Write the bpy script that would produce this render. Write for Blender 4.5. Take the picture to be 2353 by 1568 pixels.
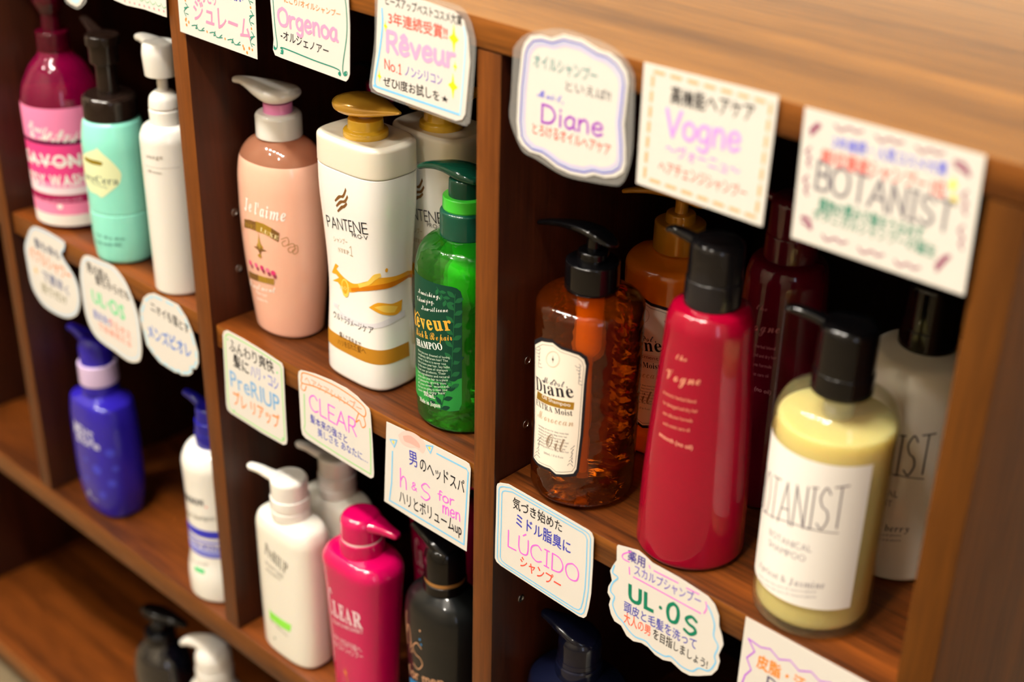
import bpy, bmesh, math, random
from mathutils import Vector, Matrix
random.seed(7)
SC = bpy.context.scene
for o in list(bpy.data.objects): bpy.data.objects.remove(o)

# ------------------------------------------------------------------ camera
CAM = Vector((0.5757948, -0.58742512, 0.53364648))
ROT = Matrix(((0.727814531164724, -0.33302985955735515, 0.5994807093382414),
              (0.6854878240319423, 0.3280457316335959, -0.6499941854054786),
              (0.01981038438359355, 0.8840119403040816, 0.4670443641351293)))
FPX = 3253.265
cam = bpy.data.cameras.new('camera'); cam.sensor_width = 36.0; cam.sensor_fit = 'HORIZONTAL'
cam.lens = FPX / 2353 * 36.0
cam.clip_start = 0.02; cam.clip_end = 50
cam.dof.use_dof = True; cam.dof.focus_distance = 0.975; cam.dof.aperture_fstop = 3.4
cam.dof.aperture_blades = 8
co = bpy.data.objects.new('camera', cam); SC.collection.objects.link(co)
co.matrix_world = Matrix.Translation(CAM) @ ROT.to_4x4()
SC.camera = co

# ------------------------------------------------------------------ light, exposure
vs = SC.view_settings
vs.view_transform = 'Standard'; vs.look = 'None'; vs.exposure = 0.0; vs.gamma = 1.0; vs.use_curve_mapping = False
SC.cycles.use_denoising = True
SC.cycles.max_bounces = 10; SC.cycles.transparent_max_bounces = 24; SC.cycles.transmission_bounces = 10
SC.cycles.sample_clamp_indirect = 4.0
w = bpy.data.worlds.new('world'); SC.world = w; w.use_nodes = True
w.node_tree.nodes['Background'].inputs[0].default_value = (1.0, 0.86, 0.7, 1)
w.node_tree.nodes['Background'].inputs[1].default_value = 0.008
def spot(x, y, z, power, col=(1.0, 0.945, 0.865), rad=0.09):
    l = bpy.data.lights.new('ceiling_spot', 'POINT'); l.energy = power; l.color = col; l.shadow_soft_size = rad
    o = bpy.data.objects.new('ceiling_spot', l); SC.collection.objects.link(o); o.location = (x, y, z)
for x, p in ((-1.9, 80), (-1.35, 70), (-0.85, 68), (-0.4, 68), (0.0, 95), (0.32, 96)): spot(x, -1.08, 2.52, p)
for x in (-1.2, 0.25): spot(x, -1.95, 2.52, 55)
def area(name, loc, rot, sx, sy, power, col):
    l = bpy.data.lights.new(name, 'AREA'); l.shape = 'RECTANGLE'; l.size = sx; l.size_y = sy; l.energy = power; l.color = col
    o = bpy.data.objects.new(name, l); SC.collection.objects.link(o); o.location = loc; o.rotation_euler = rot
area('bluish_side_light', (2.35, -1.5, 0.75), (math.radians(90), 0, math.radians(90)), 0.5, 1.5, 6, (0.55, 0.68, 1.0))  # bluish light added for cool side reflections; the wall has no window

# ------------------------------------------------------------------ materials
def lin(c):
    c = [x / 255 for x in c]
    return tuple(x / 12.92 if x <= .04045 else ((x + .055) / 1.055) ** 2.4 for x in c) + (1,)
MAT = {}
def pm(name, rgb, rough=0.4, spec=0.5, sss=0, trans=0, coat=0, metal=0, bump=None, alpha=1):
    if name in MAT: return MAT[name]
    m = bpy.data.materials.new(name); m.use_nodes = True; b = m.node_tree.nodes['Principled BSDF']
    b.inputs['Base Color'].default_value = lin(rgb); b.inputs['Roughness'].default_value = rough
    b.inputs['Specular IOR Level'].default_value = spec; b.inputs['Metallic'].default_value = metal
    b.inputs['Transmission Weight'].default_value = trans; b.inputs['Coat Weight'].default_value = coat
    b.inputs['Coat Roughness'].default_value = 0.022; b.inputs['Coat IOR'].default_value = 1.6
    if sss:
        b.inputs['Subsurface Weight'].default_value = sss; b.inputs['Subsurface Scale'].default_value = 0.004
        b.inputs['Subsurface Radius'].default_value = (1, .8, .6)
    if bump:
        nt = m.node_tree; n = nt.nodes.new('ShaderNodeTexNoise'); n.inputs['Scale'].default_value = bump[0]
        tc = nt.nodes.new('ShaderNodeTexCoord'); nt.links.new(tc.outputs['Object'], n.inputs['Vector'])
        bp = nt.nodes.new('ShaderNodeBump'); bp.inputs['Strength'].default_value = bump[1]; bp.inputs['Distance'].default_value = 0.001
        nt.links.new(n.outputs['Fac'], bp.inputs['Height']); nt.links.new(bp.outputs['Normal'], b.inputs['Normal'])
    MAT[name] = m; return m
def clear_mat(name, tint, haze_rgb, haze=0.12, refr=0.5, rough=0.03, wave=None):
    """Coloured see-through plastic: tinted see-through and refraction, a little haze, a glossy skin."""
    if name in MAT: return MAT[name]
    m = bpy.data.materials.new(name); m.use_nodes = True; nt = m.node_tree; N = nt.nodes; N.clear(); L = nt.links
    out = N.new('ShaderNodeOutputMaterial'); t = N.new('ShaderNodeBsdfTransparent'); t.inputs[0].default_value = lin(tint)
    r = N.new('ShaderNodeBsdfRefraction'); r.inputs[0].default_value = lin(tint); r.inputs['IOR'].default_value = 1.2; r.inputs['Roughness'].default_value = 0.02
    a = N.new('ShaderNodeMixShader'); a.inputs[0].default_value = refr; L.new(t.outputs[0], a.inputs[1]); L.new(r.outputs[0], a.inputs[2])
    tr = N.new('ShaderNodeBsdfTranslucent'); tr.inputs[0].default_value = lin(haze_rgb)
    df = N.new('ShaderNodeBsdfDiffuse'); df.inputs[0].default_value = lin(haze_rgb)
    h = N.new('ShaderNodeMixShader'); h.inputs[0].default_value = 0.3; L.new(df.outputs[0], h.inputs[1]); L.new(tr.outputs[0], h.inputs[2])
    b = N.new('ShaderNodeMixShader'); b.inputs[0].default_value = haze; L.new(a.outputs[0], b.inputs[1]); L.new(h.outputs[0], b.inputs[2])
    g = N.new('ShaderNodeBsdfGlossy'); g.inputs['Roughness'].default_value = rough
    f = N.new('ShaderNodeFresnel'); f.inputs['IOR'].default_value = 1.6
    ge = N.new('ShaderNodeNewGeometry'); fb = N.new('ShaderNodeMath'); fb.operation = 'SUBTRACT'; fb.inputs[0].default_value = 1; fb.inputs[1].default_value = 0
    if not wave: L.new(ge.outputs['Backfacing'], fb.inputs[1])
    fm = N.new('ShaderNodeMath'); fm.operation = 'MULTIPLY'; L.new(f.outputs[0], fm.inputs[0]); L.new(fb.outputs[0], fm.inputs[1])   # gloss on the outer skin only
    c = N.new('ShaderNodeMixShader'); L.new(fm.outputs[0], c.inputs[0]); L.new(b.outputs[0], c.inputs[1]); L.new(g.outputs[0], c.inputs[2])
    L.new(c.outputs[0], out.inputs[0])
    if wave:
        n = N.new('ShaderNodeTexNoise'); n.inputs['Scale'].default_value = wave[0]; n.inputs['Detail'].default_value = 1.5
        tc = N.new('ShaderNodeTexCoord'); mp = N.new('ShaderNodeMapping'); mp.inputs['Scale'].default_value = wave[2]
        L.new(tc.outputs['Object'], mp.inputs[0]); L.new(mp.outputs[0], n.inputs['Vector'])
        bp = N.new('ShaderNodeBump'); bp.inputs['Strength'].default_value = wave[1]; bp.inputs['Distance'].default_value = 0.004
        L.new(n.outputs['Fac'], bp.inputs['Height'])
        for x in (r, g): L.new(bp.outputs['Normal'], x.inputs['Normal'])
    MAT[name] = m; return m
def wood(name, dark, light, axis, rough=0.38, dens=1.0, spec=0.3):
    m = bpy.data.materials.new(name); m.use_nodes = True; nt = m.node_tree; L = nt.links; b = nt.nodes['Principled BSDF']
    tc = nt.nodes.new('ShaderNodeTexCoord'); mp = nt.nodes.new('ShaderNodeMapping')
    s = [26 * dens] * 3; s[axis] = 1.1
    mp.inputs['Scale'].default_value = s; L.new(tc.outputs['Object'], mp.inputs[0])
    n = nt.nodes.new('ShaderNodeTexNoise'); n.inputs['Scale'].default_value = 1.0; n.inputs['Detail'].default_value = 5; n.inputs['Distortion'].default_value = .6
    L.new(mp.outputs[0], n.inputs['Vector'])
    mp2 = nt.nodes.new('ShaderNodeMapping'); s2 = [420] * 3; s2[axis] = 22; mp2.inputs['Scale'].default_value = s2; L.new(tc.outputs['Object'], mp2.inputs[0])
    n2 = nt.nodes.new('ShaderNodeTexNoise'); n2.inputs['Scale'].default_value = 1.0; n2.inputs['Detail'].default_value = 3; L.new(mp2.outputs[0], n2.inputs['Vector'])
    mx = nt.nodes.new('ShaderNodeMath'); mx.operation = 'MULTIPLY_ADD'; mx.inputs[1].default_value = 0.38; L.new(n2.outputs['Fac'], mx.inputs[0])
    sc = nt.nodes.new('ShaderNodeMath'); sc.operation = 'MULTIPLY'; sc.inputs[1].default_value = 0.8; L.new(n.outputs['Fac'], sc.inputs[0]); L.new(sc.outputs[0], mx.inputs[2])
    cr = nt.nodes.new('ShaderNodeValToRGB'); cr.color_ramp.elements[0].position = .40; cr.color_ramp.elements[1].position = .78
    cr.color_ramp.elements[0].color = lin(dark); cr.color_ramp.elements[1].color = lin(light)
    L.new(mx.outputs[0], cr.inputs[0]); L.new(cr.outputs[0], b.inputs['Base Color'])
    b.inputs['Roughness'].default_value = rough; b.inputs['Specular IOR Level'].default_value = spec
    bp = nt.nodes.new('ShaderNodeBump'); bp.inputs['Strength'].default_value = .12; bp.inputs['Distance'].default_value = .0005
    L.new(n2.outputs['Fac'], bp.inputs['Height']); L.new(bp.outputs['Normal'], b.inputs['Normal'])
    MAT[name] = m; return m
WOOD_X = wood('walnut_grain_lengthwise', (58, 26, 5), (140, 82, 27), 0)
WOOD_Z = wood('walnut_grain_upright', (66, 30, 6), (118, 64, 18), 2)
WOOD_T = wood('walnut_top', (80, 47, 13), (134, 88, 34), 0, .32, 1.0, .36)
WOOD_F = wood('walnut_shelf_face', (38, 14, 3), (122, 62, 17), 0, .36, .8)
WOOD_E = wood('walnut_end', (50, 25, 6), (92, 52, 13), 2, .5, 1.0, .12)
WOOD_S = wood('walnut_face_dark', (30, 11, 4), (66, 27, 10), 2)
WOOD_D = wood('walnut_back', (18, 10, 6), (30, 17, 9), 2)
PAPER = pm('sign_paper', (224, 220, 211), 0.75, 0.2)
STEEL = pm('steel', (170, 165, 160), 0.25, metal=1)
def ink(rgb, rough=.55, spec=.2): return pm('ink_%02x%02x%02x' % tuple(rgb), rgb, rough, spec)
def foil(rgb): return pm('foil_%02x%02x%02x' % tuple(rgb), rgb, .35, metal=.6)

# ------------------------------------------------------------------ mesh building
LINK = []
class MB:
    def __init__(s): s.v = []; s.f = []; s.m = []; s.slots = []
    def slot(s, mat):
        if mat not in s.slots: s.slots.append(mat)
        return s.slots.index(mat)
    def add(s, verts, faces, mat):
        o = len(s.v); k = s.slot(mat); s.v += [tuple(x) for x in verts]
        for f in faces: s.f.append([i + o for i in f]); s.m.append(k)
    def rings(s, R, mat, cap0=True, cap1=True):
        n = len(R[0]); V = [p for r in R for p in r]; F = []
        for i in range(len(R) - 1):
            for j in range(n):
                a = i * n + j; b = i * n + (j + 1) % n; F.append((a, b, b + n, a + n))
        if cap0: F.append(tuple(range(n))[::-1])
        if cap1: F.append(tuple(range((len(R) - 1) * n, len(R) * n)))
        s.add(V, F, mat)
    def box(s, a, b, mat, bevel=0.0012):
        bm = bmesh.new(); bmesh.ops.create_cube(bm, size=1)
        for v in bm.verts: v.co = [(a[i] + b[i]) / 2 + v.co[i] * (b[i] - a[i]) for i in range(3)]
        if bevel: bmesh.ops.bevel(bm, geom=bm.edges[:], offset=bevel, segments=2, affect='EDGES', profile=.5)
        bm.verts.index_update(); s.add([v.co[:] for v in bm.verts], [[v.index for v in f.verts] for f in bm.faces], mat); bm.free()
    def build(s, name, parent=None, scale=1.0, angle=35, recalc=True):
        me = bpy.data.meshes.new(name)
        me.from_pydata([(x * scale, y * scale, z * scale) for x, y, z in s.v], [], s.f)
        for m in s.slots: me.materials.append(m)
        me.polygons.foreach_set('material_index', s.m); me.polygons.foreach_set('use_smooth', [True] * len(s.f))
        if recalc:
            bm = bmesh.new(); bm.from_mesh(me); bmesh.ops.recalc_face_normals(bm, faces=bm.faces); bm.to_mesh(me); bm.free()
        me.update(); me.set_sharp_from_angle(angle=math.radians(angle))
        o = bpy.data.objects.new(name, me); LINK.append(o)
        if parent: o.parent = parent
        return o
def empty(name, loc, label, cat, group=None):
    o = bpy.data.objects.new(name, None); o.empty_display_size = .02; LINK.append(o); o.location = loc
    o['label'] = label; o['category'] = cat
    if group: o['group'] = group
    return o
def copy_tree(o, parent=None):
    c = o.copy(); LINK.append(c); c.parent = parent
    for ch in [x for x in LINK if x.parent == o]: copy_tree(ch, c)
    return c
def fillet(P, seg=6):
    """polyline of (r, z[, radius]) with rounded corners"""
    out = []
    for i, p in enumerate(P):
        rad = p[2] if len(p) > 2 else 0
        if not rad or i in (0, len(P) - 1): out.append((p[0], p[1])); continue
        a = Vector(P[i - 1][:2]) - Vector(p[:2]); b = Vector(P[i + 1][:2]) - Vector(p[:2])
        if a.length < 1e-6 or b.length < 1e-6: out.append((p[0], p[1])); continue
        k = min(rad, a.length * .49, b.length * .49); A = Vector(p[:2]) + a.normalized() * k; B = Vector(p[:2]) + b.normalized() * k; C = Vector(p[:2])
        for j in range(seg + 1):
            t = j / seg; q = A * (1 - t) ** 2 + C * 2 * t * (1 - t) + B * t * t; out.append((q.x, q.y))
    return out
class Body:
    """bottle body: outline (half width a, height z), depth ratio, superellipse exponent; local millimetres"""
    def __init__(s, prof, ratio=1.0, n=2.0, seg=80, x=0, y=0, z=0, U=35.0, rot=0.0):
        s.p = fillet(prof); s.ratio = ratio; s.n = n; s.seg = seg; s.o = Vector((x, y, z)); s.U = U; s.rot = rot
        s.pz = sorted([q for q in s.p if q[0] > 8], key=lambda q: q[1])
    def rho(s, th, a):
        c = abs(math.sin(th - s.rot)) / a; d = abs(math.cos(th - s.rot)) / (a * s.ratio)
        return (c ** s.n + d ** s.n) ** (-1 / s.n)
    def a(s, z):
        q = s.pz
        if z <= q[0][1]: return q[0][0]
        for i in range(len(q) - 1):
            if q[i][1] <= z <= q[i + 1][1]:
                d = q[i + 1][1] - q[i][1]; t = (z - q[i][1]) / d if d > 1e-9 else 0
                return q[i][0] * (1 - t) + q[i + 1][0] * t
        return q[-1][0]
    def pt(s, u, z, off=0):
        th = u / s.U; r = s.rho(th, s.a(z)) + off
        return (r * math.sin(th), -r * math.cos(th), z)
    def ring(s, a, z):
        ths = [2 * math.pi * j / s.seg for j in range(s.seg)]
        if s.n > 2.2: ths = [t + 0.0 * t for t in ths]
        return [(s.rho(t, max(a, .01)) * math.sin(t), -s.rho(t, max(a, .01)) * math.cos(t), z) for t in ths]
    def mesh(s, mb, mat): mb.rings([s.ring(a, z) for a, z in s.p], mat)
    def px(s, x, y):
        """a place on the printed face seen at this spot of the photo -> (u, z) on the body surface, mm"""
        d = ray(x, y); c = (CAM - s.o) * 1000; r = 30.0; z = 80.0; th = 0
        for _ in range(25):
            A = d.x ** 2 + d.y ** 2; B = c.x * d.x + c.y * d.y; Cc = c.x ** 2 + c.y ** 2 - r * r; D = B * B - A * Cc
            t = (-B - math.sqrt(max(D, 0))) / A; P = c + d * t; th = math.atan2(P.x, -P.y); z = P.z
            r = r * .4 + .6 * s.rho(th, s.a(z))
        return (th * s.U, z)
def ray(x, y): return ROT @ Vector(((x - 1176.5) / FPX, -(y - 784) / FPX, -1.0))
def plane_px(y0):
    def f(x, y):
        d = ray(x, y); P = CAM + d * ((y0 - CAM.y) / d.y); return (P.x * 1000, P.z * 1000)
    return f
def lathe(mb, prof, mat, seg=48, x=0, y=0):
    mb.rings([[(x + max(r, .01) * math.sin(2 * math.pi * j / seg), y - max(r, .01) * math.cos(2 * math.pi * j / seg), z) for j in range(seg)] for r, z in fillet(prof, 4)], mat)
def sweep(mb, path, ang, mat, n=2.6, seg=20, sub=5):
    """nozzle: path of (d, z, half width, half height) along horizontal direction ang"""
    P = []
    for i in range(len(path) - 1):
        p0 = path[max(i - 1, 0)]; p1 = path[i]; p2 = path[i + 1]; p3 = path[min(i + 2, len(path) - 1)]
        for j in range(sub):
            t = j / sub; P.append([.5 * ((2 * b) + (c - a) * t + (2 * a - 5 * b + 4 * c - e) * t * t + (3 * b - a - 3 * c + e) * t ** 3) for a, b, c, e in zip(p0, p1, p2, p3)])
    P.append(list(path[-1]))
    ca, sa = math.cos(ang), math.sin(ang); R = []
    for i, (d, z, hw, hh) in enumerate(P):
        q0 = P[max(i - 1, 0)]; q1 = P[min(i + 1, len(P) - 1)]; tx, tz = q1[0] - q0[0], q1[1] - q0[1]; l = math.hypot(tx, tz) or 1
        nx, nz = -tz / l, tx / l; r = []
        for j in range(seg):
            t = 2 * math.pi * j / seg; c, s_ = math.cos(t), math.sin(t)
            k = (abs(c) ** n + abs(s_) ** n) ** (-1 / n); a = max(hw, .05) * k * c; b = max(hh, .05) * k * s_
            dd = d + nx * b; r.append((dd * ca - a * sa, dd * sa + a * ca, z + nz * b))
        R.append(r)
    mb.rings(R, mat)

# ------------------------------------------------------------------ lettering
GL = {}
def glyph(ch, off=0.0):
    k = (ch, off)
    if k not in GL:
        c = bpy.data.curves.new('g', 'FONT'); c.body = ch; c.resolution_u = 3; c.offset = off
        o = bpy.data.objects.new('g', c); SC.collection.objects.link(o)
        me = bpy.data.meshes.new_from_object(o.evaluated_get(bpy.context.evaluated_depsgraph_get()))
        V = [(v.co.x, v.co.y) for v in me.vertices]; F = [tuple(p.vertices) for p in me.polygons]
        bpy.data.objects.remove(o); bpy.data.curves.remove(c); bpy.data.meshes.remove(me)
        GL[k] = (V, F)
    return GL[k]
def alpha(s, up, lo):
    r = ''
    for c in s:
        if 'A' <= c <= 'Z': r += chr(up + ord(c) - 65)
        elif 'a' <= c <= 'z': r += '\u210e' if (lo == 0x1D44E and c == 'h') else chr(lo + ord(c) - 97)
        else: r += c
    return r
def serif(s): return alpha(s, 0x1D400, 0x1D41A)
def ital(s): return alpha(s, 0x1D434, 0x1D44E)
def bital(s): return alpha(s, 0x1D468, 0x1D482)
def script(s): return alpha(s, 0x1D4D0, 0x1D4EA)
ST = {  # marker-pen letters: advance | strokes (s smooth, l straight)
 'A': '.8|l 0,0 .38,1 .76,0|l .14,.36 .64,.36', 'B': '.62|l .05,0 .05,1|s .05,1 .45,.95 .48,.62 .08,.54|s .08,.54 .56,.48 .56,.06 .05,0',
 'C': '.72|s .66,.82 .42,1 .1,.8 .02,.48 .12,.15 .4,0 .68,.14', 'D': '.75|l .05,0 .05,1|s .05,1 .5,.92 .7,.5 .5,.08 .05,0', 'E': '.58|l .55,1 .05,1 .05,0 .56,0|l .05,.52 .48,.52',
 'I': '.36|l .18,0 .18,1|l .04,1 .32,1|l .04,0 .32,0', 'J': '.5|l .4,1 .4,.25|s .4,.25 .3,0 .05,.1', 'L': '.58|l .05,1 .05,0 .55,0', 'N': '.72|l .05,0 .05,1 .65,0 .65,1', 'O': '.82|s .4,1 .1,.8 .02,.45 .15,.1 .4,0 .68,.12 .78,.5 .68,.86 .4,1',
 'P': '.62|l .05,0 .05,1|s .05,1 .5,.96 .56,.7 .42,.48 .05,.46', 'R': '.66|l .05,0 .07,1|s .07,1 .5,.96 .55,.7 .4,.5 .08,.48|l .3,.48 .62,0', 'S': '.6|s .53,.84 .3,1 .06,.78 .2,.55 .45,.44 .54,.22 .3,0 .03,.14', 'T': '.7|l .35,0 .35,1|l .02,1 .68,1',
 'U': '.68|s .05,1 .04,.4 .14,.06 .34,0 .54,.08 .62,.4 .62,1', 'V': '.72|l .02,1 .34,0 .68,1', 'Y': '.7|l .02,1 .35,.5 .68,1|l .35,.5 .35,0',
 'a': '.56|s .46,.56 .25,.66 .04,.42 .06,.12 .24,0 .44,.2 .47,.6|s .47,.6 .45,.15 .56,0', 'e': '.56|s .05,.34 .46,.38 .44,.6 .25,.68 .05,.45 .08,.12 .28,0 .5,.12', 'f': '.4|s .42,.92 .28,1 .2,.85 .2,0|l .04,.6 .38,.62',
 'g': '.56|s .46,.54 .25,.66 .04,.45 .08,.15 .26,.06 .45,.26 .47,.62|s .47,.62 .46,-.12 .3,-.32 .06,-.22', 'h': '.58|l .07,1.05 .05,0|s .06,.35 .25,.66 .44,.55 .48,0', 'i': '.24|l .12,.62 .12,0|l .12,.86 .12,.9', 'm': '.8|l .05,.64 .05,0|s .05,.4 .2,.66 .36,.55 .38,0|s .38,.4 .54,.66 .7,.55 .72,0',
 'n': '.56|l .05,.64 .05,0|s .05,.38 .24,.66 .44,.54 .48,0', 'o': '.58|s .28,.66 .05,.5 .06,.14 .28,0 .5,.14 .52,.48 .28,.66', 'r': '.46|l .06,.64 .06,0|s .06,.36 .2,.6 .42,.62', 's': '.46|s .4,.55 .22,.66 .06,.5 .2,.36 .4,.2 .24,0 .03,.1', 'u': '.6|s .05,.64 .05,.2 .2,0 .38,.08 .5,.3|s .5,.64 .48,.2 .6,0',
 'v': '.56|l .02,.64 .26,0 .5,.64', 't': '.4|l .2,.95 .2,.05 .36,.02|l .02,.64 .38,.64', 'l': '.24|l .12,1 .12,0', '&': '.62|s .6,.0 .15,.72 .3,.95 .42,.75 .05,.3 .14,.02 .38,.06 .56,.36', '1': '.34|l .04,.8 .2,1 .2,0|l .04,0 .34,0', '.': '.26|l .12,.03 .12,.06', '·': '.36|l .17,.42 .17,.47', ' ': '.35|', '-': '.4|l .05,.4 .35,.4', '!': '.26|l .13,1 .13,.3|l .13,.05 .13,.08',
 '4': '.6|l .45,0 .45,1 .04,.3 .58,.3'}
def crom(P, n=6):
    out = []
    for i in range(len(P) - 1):
        a = P[max(i - 1, 0)]; b = P[i]; c = P[i + 1]; d = P[min(i + 2, len(P) - 1)]
        for j in range(n):
            t = j / n; out.append(tuple(.5 * (2 * q + (r - p) * t + (2 * p - 5 * q + 4 * r - s) * t * t + (3 * q - p - 3 * r + s) * t ** 3) for p, q, r, s in zip(a, b, c, d)))
    return out + [tuple(P[-1])]
class Flat:
    """flat print: polygons in (u, v) millimetres, laid on a sign or wrapped on a bottle"""
    def __init__(s, px=None): s.g = []; s.px = px or (lambda x, y: (x, y))
    def poly(s, pts, mat, layer=0): s.g.append(([tuple(p) for p in pts], [tuple(range(len(pts)))], mat, layer))
    def ppoly(s, pts, mat, layer=0, smooth=False):
        q = [s.px(*p) for p in pts]
        if smooth: q = crom(q + [q[0]])[:-1]
        s.poly(q, mat, layer); return q
    def line(s, P, wd, mat, layer=2):
        """one pen stroke: a mitred ribbon with round ends; sharp turns start a new stroke"""
        Q = [Vector(P[0])]
        for p in P[1:]:
            if (Vector(p) - Q[-1]).length > wd * .12: Q.append(Vector(p))
        if len(Q) < 2:
            c = Vector(P[0]); s.poly([(c.x + wd / 2 * math.cos(k * .5236), c.y + wd / 2 * math.sin(k * .5236)) for k in range(12)], mat, layer); return
        run = [Q[0]]; runs = []
        for i in range(1, len(Q)):
            run.append(Q[i])
            if i + 1 < len(Q):
                a = (Q[i] - Q[i - 1]).normalized(); b = (Q[i + 1] - Q[i]).normalized()
                if a.dot(b) < .45: runs.append(run); run = [Q[i]]
        runs.append(run)
        for R in runs:
            V = []; n = len(R); h = wd / 2
            for i in range(n):
                d = (R[min(i + 1, n - 1)] - R[max(i - 1, 0)]).normalized(); m = Vector((-d.y, d.x)) * h
                zz = .024 * i / n; V += [(R[i].x - m.x, R[i].y - m.y, zz), (R[i].x + m.x, R[i].y + m.y, zz)]
            F = [(2 * i, 2 * i + 2, 2 * i + 3, 2 * i + 1) for i in range(n - 1)]
            for e, sg in ((0, -1), (n - 1, 1)):
                d = (R[1] - R[0]) if e == 0 else (R[-1] - R[-2]); a = math.atan2(d.y, d.x) + (math.pi if sg < 0 else 0); o = len(V)
                V += [(R[e].x + h * math.cos(a - math.pi / 2 + k * math.pi / 6), R[e].y + h * math.sin(a - math.pi / 2 + k * math.pi / 6), .024 * e / n) for k in range(7)]; F.append(tuple(range(o, o + 7)))
            s.g.append((V, F, mat, layer))
    def pline(s, pts, wd, mat, layer=2, smooth=True, closed=False):
        q = [s.px(*p) for p in pts]
        if closed: q.append(q[0])
        s.line(crom(q, 5) if smooth else q, wd, mat, layer)
    def dot(s, x, y, r, mat, layer=2, ry=None):
        c = s.px(x, y); ry = ry or r
        s.poly([(c[0] + r * math.cos(k * .5236), c[1] + ry * math.sin(k * .5236)) for k in range(12)], mat, layer)
    def star(s, x, y, r, ry, mat, layer=2):
        c = s.px(x, y); P = []
        for k in range(8):
            t = k * math.pi / 4; a = 1 if k % 2 == 0 else .38; P.append((c[0] + r * a * math.cos(t), c[1] + ry * a * math.sin(t)))
        s.poly(P, mat, layer)
    def frame(s, p0, p1, hp):
        a = s.px(*p0); b = s.px(*p1); mx, my = (p0[0] + p1[0]) / 2, (p0[1] + p1[1]) / 2
        return Vector(a), Vector(b), abs(s.px(mx, my - hp)[1] - s.px(mx, my)[1])
    def text(s, t, p0, p1, hp, mat, layer=2, off=0.0, jit=0.0, skew=0.0, cond=None):
        """font lettering from baseline start p0 to end p1; hp = height of a capital or kana in photo pixels"""
        A, B, h = s.frame(p0, p1, hp); s.text_mm(t, A, B, h, mat, layer, off, jit, skew)
    def text_mm(s, t, A, B, h, mat, layer=2, off=0.0, jit=0.0, skew=0.0):
        A = Vector(A); B = Vector(B)
        items = []; x = 0
        for ch in t:
            if ch == ' ': x += .28; continue
            cjk = 0x2fff < ord(ch) < 0x1d000; V, F = glyph(ch, 0.0 if cjk else off)
            if not V: x += .3; continue
            if cjk:
                for e in ((-off * .9, off * .9) if off > .004 else (0,)): items.append(([(vx + e, vy + e) for vx, vy in V], F, x))   # pen gone over twice
                x += 1.0
            else:
                x0 = min(v[0] for v in V); x1 = max(v[0] for v in V); items.append((V, F, x - x0 + .03)); x += x1 - x0 + .09
        if x == 0: return
        d = B - A; sx = d.length / x; ex = d.normalized(); ey = Vector((-ex.y, ex.x)) if not skew else Vector((skew, 1.0)); sy = h / .74
        for V, F, xx in items:
            rj = random.Random(round(xx * 997) + len(items)); r = rj.uniform(-jit, jit) * .35; ky = 1 + rj.uniform(-jit, jit); oy = rj.uniform(-jit, jit) * .3
            cx = .5 if len(V) and len(t) > 0 and ord(t[0]) > 0x2fff else sum(v[0] for v in V) / len(V); cr, sr = math.cos(r), math.sin(r)
            W = []
            for vx, vy in V:
                ax, ay = vx - cx, vy - .37; ax, ay = ax * cr - ay * sr, ax * sr + ay * cr
                p = A + ex * ((ax + cx + xx) * sx) + ey * (((ay + .37) * ky + oy * .3) * sy); W.append((p.x, p.y))
            s.g.append((W, F, mat, layer))
    def hand(s, t, p0, p1, hp, mat, wd, layer=2, up=None):
        """marker-pen letters"""
        A, B, h = s.frame(p0, p1, hp); adv = 0; L = []
        for ch in t:
            acc = ch in 'Úê'; base = {'Ú': 'U', 'ê': 'e'}.get(ch, ch); g = ST[base].split('|'); L.append((adv, g[1:]))
            if ch == 'Ú': L.append((adv, ['l .3,1.14 .46,1.3']))
            if ch == 'ê': L.append((adv, ['l .12,.84 .27,.98 .4,.84']))
            adv += float(g[0]) + .1
        d = B - A; k = d.length / (adv - .1); ex = d.normalized(); ey = Vector((0, 1))
        for x, gs in L:
            for st in gs:
                if not st.strip(): continue
                q = st.split(' '); P = [tuple(float(z) for z in p.split(',')) for p in q[1:]]
                if q[0] == 's': P = crom(P, 5)
                Q = [A + ex * ((p[0] + x) * k) + ey * (p[1] * h) for p in P]; s.line([(p.x, p.y) for p in Q], wd, mat, layer)
    def emit(s, mb, mapf, step=None, base=0.12):
        for gi, (V, F, mat, layer) in enumerate(s.g):
            bm = bmesh.new(); vs_ = [bm.verts.new((v[0], v[1], (gi % 7) * .006 + (v[2] if len(v) > 2 else 0))) for v in V]   # ink over ink, a hair apart
            for f in F:
                try: bm.faces.new([vs_[i] for i in f])
                except ValueError: pass
            big = [f for f in bm.faces if len(f.verts) > 4]
            if big: bmesh.ops.triangulate(bm, faces=big)
            if step:
                us = [v.co.x for v in bm.verts]; a = math.floor(min(us) / step) + 1
                while a * step < max(us):
                    bmesh.ops.bisect_plane(bm, geom=bm.verts[:] + bm.edges[:] + bm.faces[:], plane_co=(a * step, 0, 0), plane_no=(1, 0, 0)); a += 1
                vv = [v.co.y for v in bm.verts]; st2 = step * 4; a = math.floor(min(vv) / st2) + 1
                while a * st2 < max(vv):
                    bmesh.ops.bisect_plane(bm, geom=bm.verts[:] + bm.edges[:] + bm.faces[:], plane_co=(0, a * st2, 0), plane_no=(0, 1, 0)); a += 1
            bm.normal_update(); bm.verts.index_update()
            mb.add([mapf(v.co.x, v.co.y, base + .05 * layer + v.co.z) for v in bm.verts], [[v.index for v in (f.verts if f.normal.z > 0 else reversed(f.verts[:]))] for f in bm.faces], mat); bm.free()
BLK = ink((28, 26, 32)); PINK = ink((252, 150, 190)); MAG = ink((238, 110, 226)); BLUE = ink((62, 66, 176)); PURP = ink((120, 100, 200)); SKY = ink((132, 206, 248)); TEAL = ink((32, 134, 112))
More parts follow.
